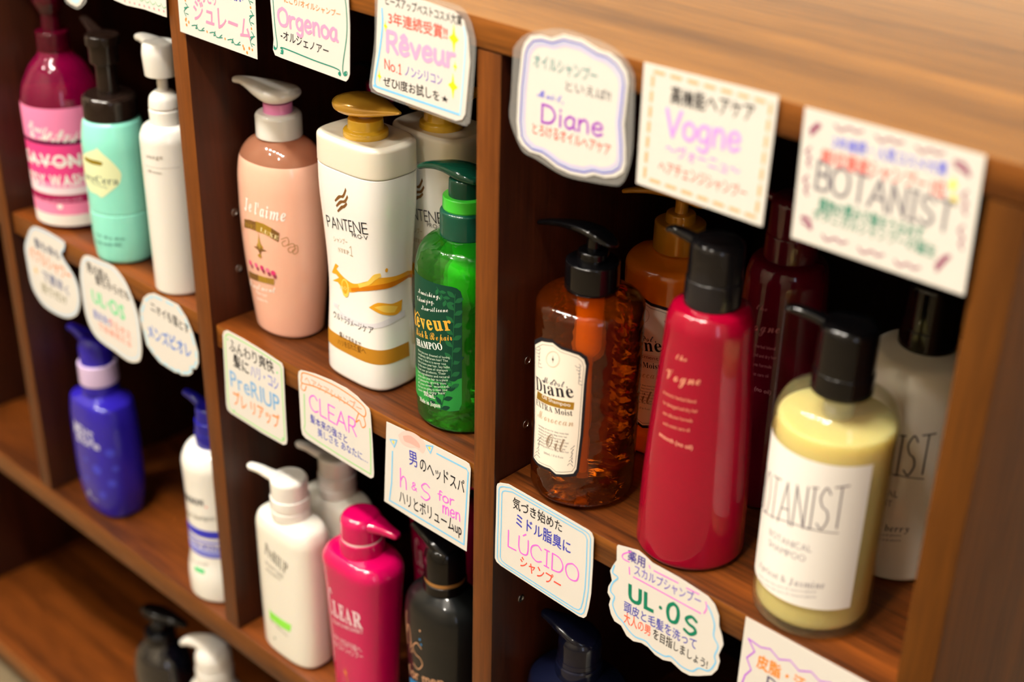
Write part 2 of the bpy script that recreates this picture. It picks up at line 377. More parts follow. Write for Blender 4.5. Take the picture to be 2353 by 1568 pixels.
RED = ink((248, 92, 76)); ORG = ink((255, 140, 50)); YEL = ink((252, 236, 40)); GRN = ink((150, 226, 130)); GREY = ink((100, 98, 104)); GOLD = foil((196, 150, 50)); WHITE = ink((250, 248, 240)); LAV = ink((205, 190, 240)); VIO = ink((196, 120, 226)); MAUVE = ink((150, 84, 110))

# ------------------------------------------------------------------ room
def structure(name, mb, **k):
    o = mb.build(name, **k); o['kind'] = 'structure'; return o
wallm = pm('wall_paint', (150, 138, 118), .85); floorm = pm('floor_vinyl', (120, 104, 78), .5, bump=(40, .2)); ceilm = pm('ceiling_paint', (176, 170, 160), .9)
for nm, a, b, mt in (('floor', (-3, -3.2, -.78), (2.5, .46, -.70), floorm), ('ceiling', (-3, -3.2, 2.6), (2.5, .46, 2.65), ceilm),
                     ('wall_back', (-3, .40, -.70), (2.5, .46, 2.6), pm('wall_cream', (236, 228, 210), .8)), ('wall_front', (-3, -3.26, -.70), (2.5, -3.2, 2.6), wallm),
                     ('wall_left', (-3.06, -3.26, -.78), (-3, .46, 2.65), wallm), ('wall_right', (2.5, -3.26, -.78), (2.56, .46, 2.65), wallm)):
    m_ = MB(); m_.box(a, b, mt, 0); structure(nm, m_)

# ------------------------------------------------------------------ shelf unit
unit = empty('shelf_unit', (0, 0, -.70), 'dark walnut shelf unit divided into cubbies that hold all the pump bottles', 'shelf unit')
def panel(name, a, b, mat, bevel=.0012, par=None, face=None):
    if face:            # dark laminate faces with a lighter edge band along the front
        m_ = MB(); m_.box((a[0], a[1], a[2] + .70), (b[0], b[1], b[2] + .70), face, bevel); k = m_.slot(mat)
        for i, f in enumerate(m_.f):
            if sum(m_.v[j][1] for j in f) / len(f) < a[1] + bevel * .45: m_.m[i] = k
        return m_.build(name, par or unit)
    m_ = MB(); m_.box((a[0], a[1], a[2] + .70), (b[0], b[1], b[2] + .70), mat, bevel); return m_.build(name, par or unit)
DEP = .30; XL = -.965; XR = .3459
panel('top_panel', (XL, 0, .2955), (XR + .004, DEP + .01, .3145), WOOD_X, .0015, face=WOOD_T)
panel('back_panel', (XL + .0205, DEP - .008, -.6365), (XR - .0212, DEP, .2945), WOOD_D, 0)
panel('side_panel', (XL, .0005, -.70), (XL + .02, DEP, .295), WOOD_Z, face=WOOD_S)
panel('side_panel', (XR - .0207, .0005, -.70), (XR, DEP, .295), WOOD_E)
DIV = [(-.842, -.822), (-.6448, -.6243), (-.3207, -.3008), (0.0, .02)]
SOCK = MB()
dobj = []
for a, b in DIV:
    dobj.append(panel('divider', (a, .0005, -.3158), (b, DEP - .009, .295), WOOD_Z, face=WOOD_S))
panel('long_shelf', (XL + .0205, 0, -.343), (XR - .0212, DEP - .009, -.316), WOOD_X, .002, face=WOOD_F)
panel('base_panel', (XL + .0205, 0, -.668), (XR - .0212, DEP - .009, -.6375), WOOD_X, .002, face=WOOD_F)  # dark laminate face; its tone also stands in for shade in the low bay
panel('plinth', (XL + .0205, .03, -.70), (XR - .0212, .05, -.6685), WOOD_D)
def shelf(x0, x1, z): return panel('shelf', (x0 + .0008, .004, z - .021), (x1 - .0008, DEP - .009, z), WOOD_X, .0012, face=WOOD_F)
shelf(-.6243, -.3207, .0015); shelf(-.3008, 0, 0.0); shelf(.02, .3252, -.003); shelf(-.822, -.6448, .0015)
def socket(div, x, y, z):
    m_ = MB(); prof = [(3.2, 0), (3.2, .5, .3), (2.2, .6, .2), (1.8, -.6), (0.2, -.7)]
    R = [[((zz) * 1.0 / 1000 + x, y + r * math.cos(t * math.pi / 10) / 1000, z + .70 + r * math.sin(t * math.pi / 10) / 1000) for t in range(20)] for r, zz in fillet(prof, 3)]
    m_.rings(R, STEEL, True, True); m_.build('shelf_pin_socket', div)
for k in range(5):
    if k != 2: socket(dobj[3], .0201, .031, -.1190 + .0498 * k + (0 if k else 0))
for z in (.0907, .0412): socket(dobj[2], -.3007, .0315, z)

# ------------------------------------------------------------------ bottles
def bottle(name, x, y, z, label, group=None): return empty(name, (x, y, z), label, 'bottle', group)
def cyl(*P): return [tuple(p) for p in P]
def part(root, name, fn, angle=35):
    m_ = MB(); fn(m_); return m_.build(name, root, .001, angle)
def PL(n, c, r=.25, **k):
    k['coat'] = .45 if max(c) < 40 else max(k.get('coat', 1.0), .6); return pm('plastic_' + n, c, max(r, .2), .12 if max(c) < 170 else .3, **k)
BLACKP = PL('black', (8, 8, 10), .22); WHITEP = PL('white', (244, 240, 230), .3, sss=.15)
def printed(root, body, flat, name='printed_lettering', step=2.0, base=.12):
    m_ = MB(); flat.emit(m_, lambda u, v, o: body.pt(u, v, o), step, base); return m_.build(name, root, .001, recalc=False)
def body_part(root, body, mat, flat=None, name='body', base=.12):
    m_ = MB(); body.mesh(m_, mat)
    if flat: flat.emit(m_, lambda u, v, o: body.pt(u, v, o), 2.0, base)
    return m_.build(name, root, .001, 40)
RAD = math.radians
# ---- amber shampoo and its orange treatment (screw cap, stem and long thin nozzle)
DI = [(0.5, 1.2), (30, 0, 2), (35.2, 4, 6), (35.2, 139, 6), (32, 143, 3), (19, 147.5, 2), (14.5, 148.2, 1), (14.5, 152), (.5, 152)]
def gold_pump(root, capm, z0=149.6):
    part(root, 'cap', lambda b: lathe(b, [(.5, z0 - 1), (17, z0 - 1), (17.6, z0, .5), (17.4, 167.5, 1.2), (16, 168.2, .5), (10.2, 168.4), (9.9, 174, 1), (9, 174.8, .4), (.5, 174.8)], capm))
    part(root, 'pump_stem', lambda b: lathe(b, [(.5, 174), (4.6, 174), (4.4, 186), (.5, 186)], capm, 24))
def blade(root, capm, ang, tip=41, zt=182.5):
    part(root, 'nozzle', lambda b: sweep(b, [(-17, 181, 1.5, .6), (-13, 182.5, 6.2, 2), (-4, 186, 8.2, 3.2), (8, 187.5, 7, 3), (22, 186.6, 4.6, 2.4), (34, 184.5, 3.4, 2), (tip, zt, 2.6, 1.5), (tip + .6, zt - .2, 1, .5)], RAD(ang), capm))
AMB = clear_mat('amber_plastic', (250, 172, 66), (196, 80, 8), .09, .6, .03, (60, .5, (1, 1, 1.6)))
GOLDTUBE = pm('gold_tube', (255, 226, 140), .3)
def diane_label(body, top):
    f = Flat(body.px)
    out = [(1229, 782), (1243, 775), (1269, 780), (1290, 796), (1312, 803), (1335, 810), (1349, 820), (1354, 836), (1349, 880), (1340, 1003), (1330, 1084), (1322, 1095), (1300, 1097), (1278, 1096), (1262, 1082), (1249, 1077), (1233, 1067), (1224, 1052), (1227, 968)]
    q = f.ppoly(out, BLK, 0); c = Vector((sum(p[0] for p in q) / len(q), sum(p[1] for p in q) / len(q)))
    sc = lambda k, kz: [(c.x + (p[0] - c.x) * k, c.y + (p[1] - c.y) * kz) for p in q]
    f.poly(sc(.90, .955), ink((250, 240, 222)), 1); r = sc(.84, .92); f.line(r + [r[0]], .25, BLK, 2); r = sc(.86, .93)
    for sx, y0, s in ((1238, 800, 1), (1330, 840, 1), (1236, 1050, -1), (1312, 1070, -1)):      # scrollwork in the corners
        for k in range(6):
            f.pline([(sx - 8 + k * 3, y0 + k * 9 * s), (sx - 2 + k * 2, y0 + 5 * s + k * 8 * s), (sx + 5 - k, y0 + 2 + k * 8 * s), (sx + 1, y0 - 3 + k * 7 * s)], .3, GREY, 2)
    for k in range(16):
        t = k * .3927; f.pline([(1271 + 15 * math.cos(t), 826 + 18 * math.sin(t)), (1271 + 15 * math.cos(t + .36), 826 + 18 * math.sin(t + .36))], .3, ink((190, 150, 100)), 2, False)
    f.star(1271, 826, .9, 3.2, BLK, 3)
    f.text(script('Moist,'), (1246, 877), (1306, 891), 17, GREY, 2)
    f.text(serif('Diane'), (1233, 894), (1322, 914), 32, BLK, 2); f.pline([(1268, 880), (1274, 873), (1281, 884)], .6, BLK, 2, False)
    bar = [(1236, 898), (1320, 925), (1318, 942), (1234, 915)]; f.ppoly(bar, GOLD if top else ink((238, 214, 196)), 2)
    f.text('Oil Shampoo' if top else 'Treatment', (1246, 914), (1312, 935), 9, WHITE if top else ink((120, 40, 20)), 3)
    f.text(serif('EXTRA Moist'), (1233, 929), (1317, 956), 14, BLK, 2)
    f.text(script('Moroccan'), (1236, 957), (1320, 980), 22, ink((205, 180, 150)), 2)
    for k in range(7): f.text('lorem'[:0] + 'nourishing oil care for deep moist hair', (1238, 978 + k * 7), (1308 - (k % 3) * 4, 1000 + k * 7), 4.5, GREY, 2)
    f.text(script('Oil'), (1255, 1025), (1300, 1040), 38, ink((150, 130, 110)), 3)
    f.text('500mL / 17.6 fl.oz', (1250, 1042), (1295, 1054), 5, GREY, 2)
    return f
def diane(x, y, z, bodym, capm, label, top, ang):
    r = bottle('pump_bottle', x, y, z, label); b = Body(DI, x=.0626, y=.0423, z=-.003)
    body_part(r, b, bodym); printed(r, b, diane_label(b, top), 'label'); gold_pump(r, capm)
    part(r, 'dip_tube', lambda m: lathe(m, [(.5, 10), (3, 10), (3, 98), (8.5, 104, 3), (8.5, 146), (.5, 146)], GOLDTUBE, 24)); blade(r, capm, ang); return r
diane(.0626, .0423, -.003, AMB, BLACKP, 'amber see-through pump bottle with black cap and white scrolled label on upper shelf', True, -172)
diane(.0640, .1310, -.003, PL('orange', (232, 122, 20), .18, sss=.2), PL('gold_cap', (206, 140, 30), .3, metal=.3), 'opaque orange pump bottle with gold cap standing behind the amber bottle', False, -160)

# ---- tall crimson bottle with black cap; a dark red one behind
VO = [(.5, 1), (31, 0, 2), (34.4, 3, 4), (33.6, 45, 20), (30.8, 95, 30), (27.0, 145, 20), (26.3, 162, 6), (23, 170, 3), (17, 171.6, 1), (15, 172), (15, 174), (.5, 174)]
def cap_pump(root, capm, z0, z1, z2, r0, r1, ang, tip, noz, hw=4.2):
    part(root, 'cap', lambda b: lathe(b, [(.5, z0), (r0 - .4, z0), (r0, z0 + .6, .4), (r0 - .2, z1 - .8, .8), (r0 - 1, z1), (.5, z1)], capm))
    part(root, 'pump_head', lambda b: lathe(b, [(.5, z1 - .5), (r1 + .4, z1 - .5), (r1, z2 - 3, 3), (r1 - 4, z2, 1.5), (.5, z2 + .6)], capm))
    part(root, 'nozzle', lambda b: sweep(b, [(r1 - 7, noz - 5, hw + 1.6, 3.4), (r1 + 2, noz - 2.2, hw, 3), ((r1 + tip) / 2 + 3, noz - .2, hw - .6, 2.5), (tip - 3, noz, hw - .8, 2.1), (tip, noz - .6, hw - 1.2, 1.4), (tip + .5, noz - .8, 1, .5)], RAD(ang), capm))
def vogne(x, y, z, bodym, capm, label, print_, ang=-165):
    r = bottle('pump_bottle', x, y, z, label); b = Body(VO, x=.156, y=.0402, z=-.003); f = None
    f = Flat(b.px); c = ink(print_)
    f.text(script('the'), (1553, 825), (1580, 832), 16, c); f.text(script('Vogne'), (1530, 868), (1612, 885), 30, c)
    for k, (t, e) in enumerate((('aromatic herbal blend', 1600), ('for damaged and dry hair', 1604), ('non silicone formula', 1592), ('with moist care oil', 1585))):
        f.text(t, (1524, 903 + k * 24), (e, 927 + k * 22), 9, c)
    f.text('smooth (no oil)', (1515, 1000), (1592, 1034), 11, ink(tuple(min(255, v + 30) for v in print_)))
    body_part(r, b, bodym, f); cap_pump(r, capm, 171.4, 188.5, 213, 17.2, 15.9, ang, 31, 212); return r
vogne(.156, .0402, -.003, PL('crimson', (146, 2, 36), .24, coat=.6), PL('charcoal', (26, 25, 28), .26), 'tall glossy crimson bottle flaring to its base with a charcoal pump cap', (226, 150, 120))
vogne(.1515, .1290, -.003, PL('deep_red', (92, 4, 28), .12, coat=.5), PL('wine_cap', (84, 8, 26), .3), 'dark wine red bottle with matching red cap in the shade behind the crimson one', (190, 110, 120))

# ---- clear pale yellow bottle with wide white label; white one behind
BO = [(.5, 3), (28, 2.6, 1), (31, 0, 2), (35, 3, 4), (35, 136, 9), (30, 146, 4), (18, 149.5, 2), (15.5, 150.2, .5), (15.5, 153), (.5, 153)]
CLR = clear_mat('clear_plastic', (255, 254, 242), (250, 244, 200), .05, .15, .03); LIQ = pm('pale_yellow_liquid', (218, 202, 140), .3, .3, sss=1.0); LIQ.node_tree.nodes['Principled BSDF'].inputs['Subsurface Scale'].default_value = .03
def botanist(x, y, z, bodym, label, clear, ang):
    r = bottle('pump_bottle', x, y, z, label); b = Body(BO, x=.2473, y=.0389, z=-.003); f = Flat(b.px)
    a = b.px(2004, 1085); c = b.px(1960, 1395); a0 = a[0]
    if clear: f.poly([(-62, 24.2), (a0, 24.2), (a0, 122), (-62, 122)], ink((248, 244, 236), .4), 0)
    d = ink((122, 116, 124)) if clear else ink((60, 58, 62))
    f.hand('BOTANIST', (1752, 1158), (1938, 1211), 100, d, .95)
    f.pline([(1754, 1172), (1800, 1196), (1850, 1212), (1926, 1225)], .6, d, 2)
    m2 = ink((165, 160, 166)) if clear else ink((90, 88, 90)); w2 = 'SHAMPOO' if clear else 'TREATMENT'
    f.text('BOTANICAL', (1768, 1228), (1866, 1270), 17, m2); f.text(w2, (1766, 1252), (1852, 1292), 17, m2)
    f.text(bital('Apricot & Jasmine' if clear else 'Hazelnut & berry'), (1745, 1300), (1896, 1352), 17, m2)
    for k in range(2): f.text('made with the care of natural plants', (1745, 1322 + k * 12), (1876, 1362 + k * 12), 6, m2)
    body_part(r, b, bodym, None if clear else f)
    if clear:
        printed(r, b, f, 'label')
        part(r, 'liquid', lambda m: lathe(m, [(.5, 5), (29, 5, 2), (33, 8, 4), (33, 133, 1), (31, 134, .5), (.5, 134)], LIQ, 64))
        part(r, 'dip_tube', lambda m: lathe(m, [(.5, 134.3), (8.5, 134.3, 1), (9, 148), (.5, 148)], clear_mat('frosted_tube', (225, 226, 215), (214, 214, 200), .5, .2), 24))
    cap_pump(r, BLACKP, 150.6, 164, 193, 17.4, 16.2, ang, 36, 193); return r
botanist(.2473, .0389, -.003, CLR, 'clear pale yellow bottle with black pump and wide white wraparound label', True, -162)
botanist(.2540, .1225, -.003, PL('soft_white', (246, 242, 228), .28, sss=.15), 'opaque off-white bottle with black cap half hidden behind the clear yellow one', False, -168)

# ---- pink oval bottle
JE = [(.5, 1), (26, 0, 2), (30, 2, 4), (32.5, 22, 20), (37, 62, 30), (38.6, 95, 30), (38.2, 132, 20), (35.5, 148, 8), (28, 158, 6), (18, 163.5, 3), (15.6, 164), (15.6, 166), (.5, 166)]
r = bottle('pump_bottle', -.2567, .0473, 0, 'pink oval pump bottle with white cap, pink collar and white script')
b = Body(JE, .80, 2.15, x=-.2567, y=.0473, z=0); f = Flat(b.px)
f.text(bital("Je l'aime"), (562, 478), (659, 509), 30, WHITE, 2, .012)
br = ink((120, 84, 40)); go = foil((206, 166, 60))
def ribbon(f, top, bot, mat, layer=2): f.ppoly(top + bot[::-1], mat, layer)
ribbon(f, [(562, 503), (574, 505), (588, 510)], [(562, 522), (574, 525), (588, 530)], br); ribbon(f, [(588, 508), (606, 514), (624, 524)], [(588, 531), (606, 537), (624, 546)], go); ribbon(f, [(624, 524), (642, 536)], [(622, 546), (640, 556)], br)
f.text(serif('DE'), (565, 520), (586, 527), 10, go, 3); f.text(serif('LUXE'), (598, 530), (640, 552), 10, ink((246, 226, 170)), 3)
for cx, cy, s in ((551, 520, 1), (654, 556, 1), (668, 570, 1), (678, 574, .7)):
    f.pline([(cx - 8 * s, cy - 6), (cx + 6 * s, cy - 10), (cx + 9 * s, cy + 4), (cx - 2, cy + 10), (cx - 6, cy + 2), (cx + 2, cy - 3)], .5, ink((176, 132, 80)), 2)
f.star(597, 566, 4.2, 12, go, 2); f.star(597, 572, 8.5, 5, br, 2); f.dot(596, 560, 1.7, foil((226, 190, 90)), 3, 4.5); f.dot(597, 588, 2.4, go, 3, 1.6)
for k, c in enumerate(((226, 60, 120), (240, 90, 140), (206, 50, 110), (238, 120, 150), (226, 60, 120))): f.dot(576 + k * 13, 604 + k * 6, 2.4, ink(c), 2); f.dot(580 + k * 13, 612 + k * 6, 1.8, ink((150, 60, 80)), 3)
ribbon(f, [(573, 622), (594, 632)], [(573, 636), (594, 646)], br); ribbon(f, [(594, 632), (614, 638)], [(594, 646), (614, 651)], go); ribbon(f, [(614, 638), (630, 641)], [(614, 651), (630, 655)], ink((166, 128, 50)))
f.text(script('Treatment'), (574, 655), (636, 674), 16, WHITE); f.text('Moist repair', (590, 674), (616, 684), 8, WHITE); f.text('500mL', (592, 688), (618, 696), 6, WHITE)
bo = body_part(r, b, PL('shell_pink', (249, 192, 166), .2, sss=.3, coat=.4), f)
bo.data.materials.append(clear_mat('rosy_clear_plastic', (246, 206, 178), (226, 158, 122), .5, .5, .04)); kk = len(bo.data.materials) - 1
for p in bo.data.polygons:
    if p.center.z > .1475 and p.material_index == 0: p.material_index = kk
part(r, 'cap', lambda m: lathe(m, [(.5, 163.5), (17.6, 163.5), (18, 164.2, .4), (18, 180.5, 1.8), (15.5, 182.6, 1), (.5, 182.6)], WHITEP))
part(r, 'collar', lambda m: lathe(m, [(.5, 182), (11.4, 182), (11.2, 190), (.5, 190)], PL('collar_pink', (250, 150, 205), .3, sss=.1)))
part(r, 'pump_head', lambda m: sweep(m, [(18.5, 200.5, 2, .8), (17, 199.5, 8, 3.5), (10, 197.4, 14.5, 6.2), (0, 196.6, 16.5, 7), (-12, 198.2, 13.6, 6), (-24, 200, 8.6, 4.4), (-34, 200.6, 4.6, 3.2), (-41, 200, 3.4, 2.6), (-41.6, 200, 2, 1.4)], RAD(12), WHITEP, 2.3, 28))

# ---- white bottle with gold leaf-shaped pump; another behind
PA = [(.5, 1), (30, 0, 2), (34.6, 2.5, 4), (34.2, 30, 20), (31.3, 74, 30), (33.2, 112, 30), (36.4, 150, 10), (36.4, 170.6, .5)]
PB = [(.5, 170.7), (35.6, 170.8), (36.7, 171.8, .6), (36.4, 192, 2.5), (33, 194, 1), (24, 192.6, 4), (.5, 192)]
def pantene(x, y, label, turn=0):
    r = bottle('pump_bottle', x, y, 0, label); b = Body(PA + [(.5, 170.65)], .70, 3.4, 120, -.150, .042, 0); f = Flat(b.px)
    oc = ink((186, 128, 34)); gb = foil((158, 112, 62))
    for k, (yy, x0, x1) in enumerate(((462, 769, 795), (474, 772, 799), (486, 775, 797))):
        f.ppoly(crom([(x0, yy - 2), (x0 + 9, yy - 13), (x1 - 8, yy - 14), (x1 - 1, yy - 31 + k * 5)], 5) + crom([(x1 + 1, yy - 24 + k * 4), (x1 - 5, yy - 8), (x0 + 13, yy - 7), (x0 + 2, yy + 2)], 5), gb)
    f.text('PANTENE', (755, 521), (849, 540), 29, BLK, 2, -.012); f.text('PRO·V', (809, 544), (847, 552), 10, BLK)
    f.text('シャンプー', (767, 553), (800, 562), 10, ink((190, 170, 140))); f.text(serif('STEP'), (778, 577), (803, 585), 9, ink((190, 170, 140))); f.hand('1', (804, 586), (811, 589), 21, ink((190, 170, 140)), .55)
    pale = ink((226, 222, 226), .4); or1 = ink((236, 168, 40), .3); or2 = ink((206, 120, 16), .3); yl = ink((248, 206, 90), .3)
    f.ppoly(crom([(764, 690), (790, 720), (830, 740), (870, 742), (930, 712)], 5) + crom([(930, 726), (880, 752), (830, 752), (785, 730), (764, 700)], 5), pale, 1)
    f.ppoly(crom([(766, 606), (780, 626), (796, 642), (814, 652), (838, 648), (866, 640), (910, 634), (948, 616)], 5) + crom([(947, 628), (905, 648), (866, 656), (836, 666), (808, 672), (790, 664), (774, 644), (765, 624)], 5), or1, 2)
    f.ppoly(crom([(806, 662), (846, 658), (900, 648), (946, 628)], 5) + crom([(944, 634), (900, 660), (850, 668), (808, 670)], 5), or2, 3)
    f.dot(794, 662, 6.6, yl, 3, 7.6); f.dot(793, 660, 4.6, or1, 4, 5.4); f.text('PRO·V', (783, 664), (804, 668), 8, ink((252, 220, 130)), 5)
    f.ppoly(crom([(822, 652), (842, 648), (858, 632), (874, 628)], 5) + crom([(876, 636), (862, 644), (850, 654), (826, 662)], 5), yl, 4); f.dot(888, 621, 1.2, or1, 4, 1.7)
    f.ppoly(crom([(848, 706), (868, 696), (900, 698), (924, 688)], 5) + crom([(922, 712), (908, 724), (876, 722), (848, 707)], 5), or1, 2); f.ppoly(crom([(860, 706), (884, 702), (914, 704)], 5) + crom([(906, 718), (884, 718), (862, 708)], 5), yl, 3)
    f.text('ウルトラダメージケア', (763, 727), (860, 767), 14, BLK)
    zt, zb = 36.5, 24.5
    f.poly([(-62, zb), (62, zb), (62, zt), (-62, zt)], oc, 1)
    f.text('傷んだ毛先まで', (772, 774), (831, 800), 11, ink((70, 40, 10)), 3); f.text('ハリを忘れた髪へ', (776, 790), (842, 814), 11, ink((70, 40, 10)), 3)
    body_part(r, b, PL('pearl_white', (250, 247, 240), .16, sss=.1, coat=.5), f)
    b2 = Body(PB, .70, 3.4, 120); body_part(r, b2, FROST, None, 'shoulder_shell')
    part(r, 'collar', lambda m: lathe(m, [(.5, 192), (16.2, 192), (16.4, 193.5, .5), (16.2, 197, 1), (13, 198.2, .5), (12.6, 205.2, .8), (.5, 205.6)], YLW))
    part(r, 'pump_stem', lambda m: lathe(m, [(.5, 205), (5, 205), (5, 212), (.5, 212)], FROST2, 24))
    part(r, 'pump_head', lambda m: sweep(m, [(-27, 212, 3, 1.2), (-24, 212.6, 10, 4.2), (-14, 213.4, 17, 6.6), (-2, 214, 18, 7.2), (10, 214.6, 15, 6), (22, 215.6, 9, 4), (31, 216.4, 4, 2.2), (36, 216.8, 1.6, 1), (36.6, 216.8, .5, .3)], RAD(turn), GOLDP, 2.2, 28))
    return r
FROST = pm('frosted_shell', (236, 228, 208), .25, sss=.3, coat=.3); FROST2 = pm('frosted_stem', (180, 130, 90), .3)
YLW = PL('yellow_collar', (224, 176, 46), .22, coat=.4); GOLDP = pm('pearl_gold', (228, 172, 56), .22, metal=.2, coat=.8)
pantene(-.150, .042, 'white bottle with amber splash print and gold leaf-shaped pump, nearest the shelf edge')
pantene(-.126, .0935, 'shaded twin bottle with gold pump behind the white splash-printed one', 62)

# ---- green see-through bottle
RE_ = [(.5, 2), (30, 0, 2), (34.6, 2.5, 4), (35.4, 20, 8), (35.4, 122, 12), (31, 136, 8), (20, 142.5, 3), (16, 143, .5), (15.5, 145), (.5, 145)]
GREENM = clear_mat('green_plastic', (130, 236, 116), (44, 186, 40), .17, .5, .03, (60, .7, (1, 1, 1.6)))
r = bottle('pump_bottle', -.058, .050, 0, 'see-through green bottle with dark green pump and leafy printed label'); b = Body(RE_, x=-.058, y=.050, z=0)
body_part(r, b, GREENM); f = Flat(b.px); dg = ink((12, 62, 44)); lg = ink((60, 150, 66)); mg = ink((30, 100, 58))
ur = b.px(1062, 690)[0]; ub = b.px(1052, 950); zt = b.px(1010, 654)[1]; zb = b.px(1010, 940)[1]
f.poly([(-62, zb), (ur - 7, zb), (ur - 3.5, zb + .8), (ur - 1, zb + 3), (ur, zb + 7), (ur, zt - 7), (ur - 1, zt - 3), (ur - 3.5, zt - .8), (ur - 7, zt), (-62, zt)], dg, 0)
f.poly([(-62, zb), (ur - 8, zb), (ur - 2, zb + 1.5), (ur, zb + 7), (ur, zb + 28), (ur - 16, zb + 22), (-62, zb + 22)], ink((40, 140, 60)), 1)
def leafy(p0, p1, mat, n, L, side=1):
    a = Vector(f.px(*p0)); c = Vector(f.px(*p1)); f.line([tuple(a), tuple(c)], .5, mat, 2)
    d = (c - a).normalized(); nn = Vector((-d.y, d.x))
    for k in range(n):
        for s in (1, -1):
            q = a + (c - a) * ((k + .5 + .2 * s) / n); e = q + (d * .75 + nn * s).normalized() * L; mid = (q + e) / 2; pn = (e - q).normalized(); pp = Vector((-pn.y, pn.x)) * L * .26
            f.poly(crom([tuple(q), tuple(mid + pp), tuple(e), tuple(mid - pp), tuple(q)], 4)[:-1], mat, 2)
leafy((1036, 900), (1046, 676), mg, 8, 7); leafy((1012, 946), (1048, 812), dg, 6, 7.5); leafy((985, 930), (1008, 850), dg, 4, 6.5); leafy((1004, 660), (1030, 700), mg, 3, 5)
f.text(script('Nourishing,'), (962, 672), (1012, 686), 13, WHITE, 3); f.text(script('Volumizing,'), (960, 690), (998, 698), 13, WHITE, 3); f.text(script('Non-silicone'), (969, 711), (1031, 717), 13, WHITE, 3)
gl = ink((238, 176, 60)); f.text(serif('Reveur'), (950, 741), (1043, 758), 34, gl, 3, .012); f.pline([(956, 724), (960.5, 717), (965, 726)], .8, gl, 3, False)
f.text(script('Rich & Repair'), (958, 768), (1041, 782), 19, gl, 3); f.text(serif('SHAMPOO'), (959, 792), (1019, 804), 16, WHITE, 3, .01)
for k, t in enumerate(('Have you ever dreamed of having', 'completely different hair? The', 'answer is that it is never too', 'late to have your hair. Say hello', 'to the new types of shampoo', 'from our products. Their', 'best ingredients and natural', 'aroma take your hair to a place', 'of pleasure, giving you', 'all you ever wanted.', 'Now we are going to meet your', 'own and only hair')):
    f.text(t, (962, 806 + k * 8.2), (1034 - (k % 3) * 4, 824 + k * 7.4), 5.6, ink((214, 232, 210)), 3)
f.text(serif('500mL'), (975, 908), (1001, 917), 10, WHITE, 3); f.text(serif('Made in Japan'), (966, 920), (1013, 937), 10, WHITE, 3)
printed(r, b, f, 'label')
DG = PL('bottle_green', (10, 70, 52), .22, coat=.3); LG = PL('leaf_green', (60, 196, 50), .3, coat=.2)
part(r, 'cap', lambda m: lathe(m, [(.5, 142.5), (17.6, 142.5), (18, 143.2, .4), (17.8, 161, 1.5), (15, 162.4, .6), (.5, 162.4)], DG))
part(r, 'collar', lambda m: lathe(m, [(.5, 162), (15.6, 162), (16, 163, .5), (15.8, 171.5, 1), (.5, 172)], LG))
part(r, 'pump_head', lambda m: (lathe(m, [(.5, 171), (12, 171), (11.6, 184, 2), (.5, 186)], DG), sweep(m, [(15, 185, 4, 1), (13, 185.5, 9, 3.2), (2, 187.5, 12, 5), (-12, 188.5, 9.5, 4), (-24, 187, 6, 3), (-34, 184.5, 4.4, 2.4), (-40, 182, 3.6, 2), (-40.6, 181.8, 2, 1)], RAD(6), DG, 2.3, 24)))
part(r, 'dip_tube', lambda m: lathe(m, [(.5, 6), (4, 6), (4, 84), (12, 92, 4), (12.5, 116, 3), (8, 122, 2), (8, 142), (.5, 142)], pm('tube_green', (120, 226, 50), .3), 24))

# ---- dark bottle with magenta collar, far back between the signs
r = bottle('pump_bottle', -.262, .158, 0, 'dark bottle with a magenta collar at the back, glimpsed above the gold pump')
body_part(r, Body([(.5, 1), (26, 0, 2), (28, 3, 4), (28, 150, 10), (16, 166, 3), (12, 167), (.5, 167)]), PL('plum', (40, 10, 22), .3))
part(r, 'collar', lambda m: lathe(m, [(.5, 166), (13, 166), (12.6, 180, 1), (.5, 180.6)], PL('collar_magenta', (170, 10, 84), .3)))
part(r, 'pump_head', lambda m: (lathe(m, [(.5, 180), (9, 180), (9, 192, 2), (.5, 193)], BLACKP), sweep(m, [(6, 190, 4, 2), (-20, 191, 3, 2), (-30, 189, 2, 1)], RAD(5), BLACKP)))

# ---- cubby at the end: pink body wash, mint foam pump, white pump
SA = [(.5, 1.5), (31, 0, 2), (35.6, 3, 4), (36, 118, 16), (33, 132, 10), (24, 150, 8), (16, 158, 5), (14, 163, 1), (14, 166), (.5, 166)]
r = bottle('pump_bottle', -.5722, .043, .0015, 'see-through magenta body wash bottle with pink wraparound label at cubby corner'); b = Body(SA, x=-.5722, y=.043, z=.0015)
body_part(r, b, clear_mat('magenta_plastic', (224, 60, 140), (206, 10, 100), .30, .5, .03)); f = Flat(b.px)
def band(z0, z1, mat, layer=1): f.poly([(-78, z0), (78, z0), (78, z1), (-78, z1)], mat, layer)
band(5, 118, ink((238, 70, 140), .35), 0); band(5, 16, ink((246, 236, 226))); band(16, 28, ink((250, 140, 180))); band(28, 36, ink((160, 20, 80))); band(36, 43, ink((250, 226, 232))); band(43, 48, ink((246, 150, 190))); band(84, 88, ink((90, 20, 60))); band(88, 118, ink((246, 138, 182)))
band(66, 67.5, WHITE); 
f.text(script('Fruity Musk'), (66, 292), (180, 320), 22, WHITE, 3, .01); f.text(script('& Melon'), (70, 312), (176, 326), 18, WHITE, 3, .01)
f.text('SAVON', (66, 366), (190, 380), 30, WHITE, 3, .03); f.text('BODY WASH', (68, 408), (200, 420), 26, WHITE, 3, .03); f.text('moist and fresh perfume soap', (76, 448), (190, 458), 8, ink((240, 170, 200)), 3)
f.dot(138, 475, 2.6, WHITE, 3)
printed(r, b, f, 'label'); MAGP = clear_mat('wine_plastic', (150, 20, 70), (110, 6, 40), .5, .2, .08)
